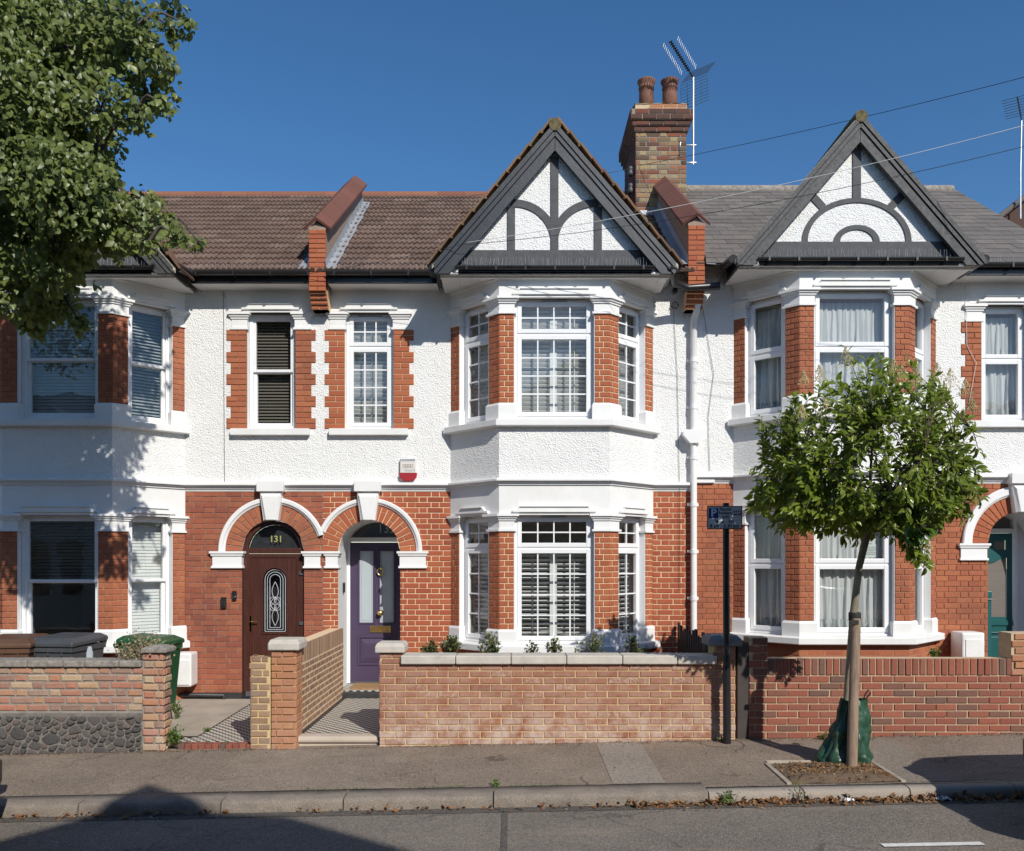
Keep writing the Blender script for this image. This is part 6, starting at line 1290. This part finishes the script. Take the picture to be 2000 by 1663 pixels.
# far gable end behind the slate roof that carries the second aerial
m = MB(); y0 = 4.4; m.plate([(PX(1956, y0), PZ(422, y0)), (PX(2000, y0), PZ(388, y0)), (PX(2090, y0), PZ(330, y0)), (PX(2200, y0), PZ(420, y0)), (PX(2200, y0), 5), (PX(1956, y0), 5)], y0, y0 + 3); far = m.build('far_house', 'brick_chimney_dark', None, 'dark gable end of a further house behind the slate roof', 'house')
m = MB(); m.tube([P(1952, 424, y0 - .05), P(2000, 386, y0 - .05), P(2095, 326, y0 - .05)], .06, 6); m.build('verge', 'slate_grey', far, loc=(0, 0, 0))
def cable(label, pts, r, mat, sag=0.0):
    out = []; pts = [Vector(p) for p in pts]
    for a, b in zip(pts, pts[1:]):
        for i in range(14): t = i / 14; out.append(a.lerp(b, t) - Vector((0, 0, sag * 4 * t * (1 - t))))
    m = MB(); m.tube(out + [pts[-1]], r, 5); m.build('overhead_cable', mat, None, label, 'cable', 'overhead cables')
cable('black overhead cable running from the chimney insulators up to the right', [P(1236, 326, 2.1), P(2150, 112, -2.5)], .004, 'cable_black', .06)
cable('pale overhead cable crossing both gables to the grey bargeboard', [P(912, 474, -1.0), P(2150, 205, -3)], .0035, 'cable_white', .12)
cable('black overhead cable just below the pale one across both gables', [P(915, 478, -1.0), P(2150, 248, -3)], .0035, 'cable_black', .16)
cable('thin cable from the ridge across the middle gable to the chimney', [P(690, 410, 1.6), P(1240, 328, 2.0)], .003, 'cable_black', .06)
cable('thin pale cable from the left house eaves to the grey bargeboard', [P(440, 556, -.1), P(912, 476, -1.0)], .003, 'cable_black', .05)
cable('loose wire down the white render left of the drainpipe', [(PX(1314), -.03, 5.55), (PX(1322), -.03, 4.6), (PX(1326), -.03, 3.12), (PX(1327), -.03, 1.6)], .003, 'cable_black')
cable('loose wire down the white render right of the drainpipe', [(PX(1372), -.03, 5.5), (PX(1393), -.03, 4.6), (PX(1382), -.03, 4.0), (PX(1385), -.03, 3.25)], .003, 'cable_black')
cable('thin wire down the render between the two left house windows', [(PX(438), -.03, 5.75), (PX(439), -.03, 4.4), (PX(440), -.03, 3.1)], .003, 'cable_black')
cable('white wire looping down the render beside the far right window', [(PX(1884), -.03, 5.85), (PX(1886), -.03, 5.0), (PX(1903), -.05, 4.75), (PX(1888), -.03, 4.1)], .004, 'cable_white')

m = MB(); c = Vector((PX(1317), -.03, PZ(599))); m.tube([c + Vector((.045 * math.cos(i * .33), -.012 * (i % 5), .045 * math.sin(i * .33))) for i in range(40)], .004, 5); m.build('cable_coil', 'cable_black', None, 'small coil of black cable hanging on the render under the middle gable', 'cable')
m = MB(); m.lathe([(0, -.035), (.03, -.03), (.036, 0), (.03, .03), (0, .035)], 10, (PX(1317), -.05, PZ(570))); m.build('junction_box', 'cable_black', None, 'small black cable junction under the eaves beside the middle gable', 'junction')
n = 900; xs = rs.uniform(-6, 6, n); keep = np.array([mnoise.noise(Vector((x * 1.9, 3, 0))) > -.1 for x in xs]); xs = xs[keep]; n = len(xs); ys = YW - .02 - np.abs(rs.normal(size=n)) * .022
foliage(None, np.stack([xs, ys, np.array([zpave(x, y) for x, y in zip(xs, ys)]) + .002], 1), unit(n) * np.array([.8, .8, .6]) + np.array([0, 0, .3]), unit(n), rs.uniform(.012, .028, n), .5, 'moss_leaf', name='wall_foot_moss', shape=SIMPLE, faces=SF)
# ------------------------------------------------------------------ parked cars (one end shows at the left edge; the other only casts its shadow)
def car(label, c, flip):
    e = empty('parked_car', c, None, label, 'car', 'cars parked along the kerb'); e.rotation_euler = (0, 0, math.pi if flip else 0); W.pop(e.name)
    # loft along x (tail at x = 0, nose at x = 4.2): stations of (x, half width, bottom, belt, roof, roof half width)
    st = [(0.0, .62, .42, .80, .80, .5), (.05, .76, .34, .90, .90, .6), (.14, .83, .26, .98, 1.0, .62), (.34, .87, .22, 1.0, 1.22, .60), (.6, .885, .2, .99, 1.40, .60), (1.1, .89, .19, .97, 1.48, .61), (1.9, .89, .19, .95, 1.50, .62), (2.5, .89, .19, .94, 1.42, .60), (3.0, .885, .2, .93, 1.10, .62), (3.3, .87, .2, .90, .93, .66), (3.8, .83, .24, .80, .82, .6), (4.08, .72, .3, .68, .69, .5), (4.18, .58, .36, .58, .58, .4)]
    rings = []
    for x, hw, b, be, ro, rw in st:
        half = [(hw * .80, b), (hw * .97, b + .06), (hw, b + (be - b) * .5), (hw * .985, be - .04), (hw * .96, be)] + [(rw + (hw * .94 - rw) * (1 - t) , be + (ro - be) * t) for t in (.35, .8)] + [(rw * .8, ro - .01 if ro > be else ro), (rw * .4, ro + .015)]
        rings.append([(x, y, z) for y, z in half] + [(x, -y, z) for y, z in half[::-1]])
    k = len(rings[0]); m = MB(); vs = [p for r_ in rings for p in r_]
    for i in range(len(rings) - 1):
        for j in range(k):
            mi = 1 if (j in (4, 5, 6, k - 7, k - 6, k - 5) and rings[i][6][2] - rings[i][4][2] > .12 and rings[i + 1][6][2] - rings[i + 1][4][2] > .05) else 0
            m.f.append((i * k + j, i * k + (j + 1) % k, (i + 1) * k + (j + 1) % k, (i + 1) * k + j)); m.m.append(mi); m.sm.append(True)
    m.v = vs; m.f += [tuple(range(k)), tuple(range((len(rings) - 1) * k, len(rings) * k))]; m.m += [0, 0]; m.sm += [False, False]
    m.build('body', ['car_paint', 'car_glass'], e, loc=(0, 0, 0))
    for x in (.78, 3.32):
        for s in (-1, 1):
            w_ = empty('wheel', (0, 0, 0), e); W.pop(w_.name); w_.location = (x, s * .80, .31); MB().lathe([(.2, -.1), (.29, -.1), (.31, -.07), (.31, .07), (.29, .1), (.2, .1)], 24, (0, 0, 0), 0, Matrix.Rotation(R(90), 4, 'X')).build('tyre', 'rubber', w_, loc=(0, 0, 0)); MB().lathe([(0, .06), (.05, .08), (.19, .07), (.2, .1)], 16, (0, 0, 0), 0, Matrix.Rotation(R(90) * s, 4, 'X')).build('rim', 'aluminium', w_, loc=(0, 0, 0))
    for s in (-1, 1): MB().box(.02, .22, s * .70 - .13, s * .70 + .135, .72, .93).build('tail_lamp', 'lamp_red', e, bevel=.03, loc=(0, 0, 0)); MB().box(3.9, 4.08, s * .62 - .12, s * .62 + .1, .58, .70).build('headlamp', 'chrome', e, bevel=.03, loc=(0, 0, 0))
    m = MB(); m.sweep([(.9, -.885), (.3, -.90), (.02, -.76), (-.05, -.5), (-.05, .5), (.02, .76), (.3, .90), (.9, .885)], [(.02, .62), (.05, .55), (.05, .40), (.02, .3)]) ; m.sweep([(.9, .885), (.3, .90), (.02, .76), (-.05, .5), (-.05, -.5), (.02, -.76), (.3, -.90), (.9, -.885)], [(.0, .62), (.045, .56), (.045, .40), (.0, .28)]); m.build('bumper', 'black_plastic', e, loc=(0, 0, 0)); return e
car('dark car whose tail just shows at the left edge', (-4.16, -5.72, zroad(-4, -5.7)), True)
car('dark car parked out of view beyond the right edge', (4.15, -5.75, zroad(5, -5.7)), False)

# ------------------------------------------------------------------ houses across the road (seen in the window reflections and as the roof shadow on the road)
def opposite(x, wall_, label, apex):
    e = empty('opposite_house', (x, -15, 0), None, label, 'house', 'houses across the road'); m = MB(); y = -15.0
    m.plate([(x - 2.6, -.2), (x + 2.6, -.2), (x + 2.6, 5.6), (x - 2.6, 5.6)], y - .3, y); m.box(x - 1.3, x + 1.3, y, y + .7, -.2, 5.3); m.build('front_wall', wall_, e, loc=(0, 0, 0))
    m = MB(); m.add([(x - 2.6, y + .1, 5.5), (x + 2.6, y + .1, 5.5), (x + 2.6, y - 3.6, 7.7), (x - 2.6, y - 3.6, 7.7)], [(0, 1, 2, 3)]); h = apex; s = 1.162 if apex > 7 else .69; g = (h - 5.4) / s
    m.plate([(x - g, 5.4), (x + g, 5.4), (x, h)], y - 2.2, y + .95)
    if apex > 7: m.plate([(x - 1.9, 6.75), (x - 1.25, 7.11), (x - .55, 7.6), (x + .6, 7.62), (x + 1.12, 7.53), (x + 1.72, 6.87), (x + 2.1, 6.3)], y - 2.1, y + .93)  # extra unseen roof outline, shaped for the shadow it throws on kerb and road
    m.build('roof', 'opposite_roof', e, loc=(0, 0, 0)); MB().plate([(x - 1.3, 5.3), (x + 1.3, 5.3), (x + .2, h - .35), (x - .2, h - .35)], y + .95, y + .97).build('gable_wall', 'opposite_render', e, loc=(0, 0, 0))
    for wx, z0, z1, yy in ((-.5, .9, 2.6, .7), (.5, .9, 2.6, .7), (-.5, 3.6, 5.0, .7), (.5, 3.6, 5.0, .7), (1.95, 3.6, 5.0, 0)):
        f = MB(); ring(f, x + wx - .42, x + wx + .42, z0, z1, .07, y + yy, y + yy + .03, Matrix()); w_ = f.build('window_frame', 'opposite_render', e, loc=(0, 0, 0)); MB().box(x + wx - .36, x + wx + .36, y + yy + .002, y + yy + .01, z0 + .06, z1 - .06).build('pane', 'car_glass', w_, loc=(0, 0, 0))
    MB().box(x + 1.5, x + 2.4, y + .0, y + .03, .1, 2.2).build('door', 'door_teal', e, loc=(0, 0, 0))
for k, (x, wl, ap) in enumerate(((-8.4, 'opposite_brick', 6.5), (-3.3, 'opposite_render', 6.5), (1.877, 'opposite_brick', 8.22), (7.0, 'opposite_render', 6.5), (12.1, 'opposite_brick', 6.5), (-13.5, 'opposite_render', 6.5), (-18.6, 'opposite_brick', 6.5), (17.2, 'opposite_render', 6.5))):
    opposite(x, wl, ('brick fronted gabled house across the road, out of view third from the west end', 'white gabled house across the road, out of view left of the tallest gable', 'tallest gabled house across the road whose roof shadow falls on the kerb', 'white gabled house across the road, out of view right of the tallest gable', 'brick fronted gabled house across the road, out of view second from the east end', 'white gabled house across the road, out of view second from the west end', 'brick fronted gabled house across the road, furthest west and out of view', 'white gabled house across the road, furthest east and out of view')[k], ap)
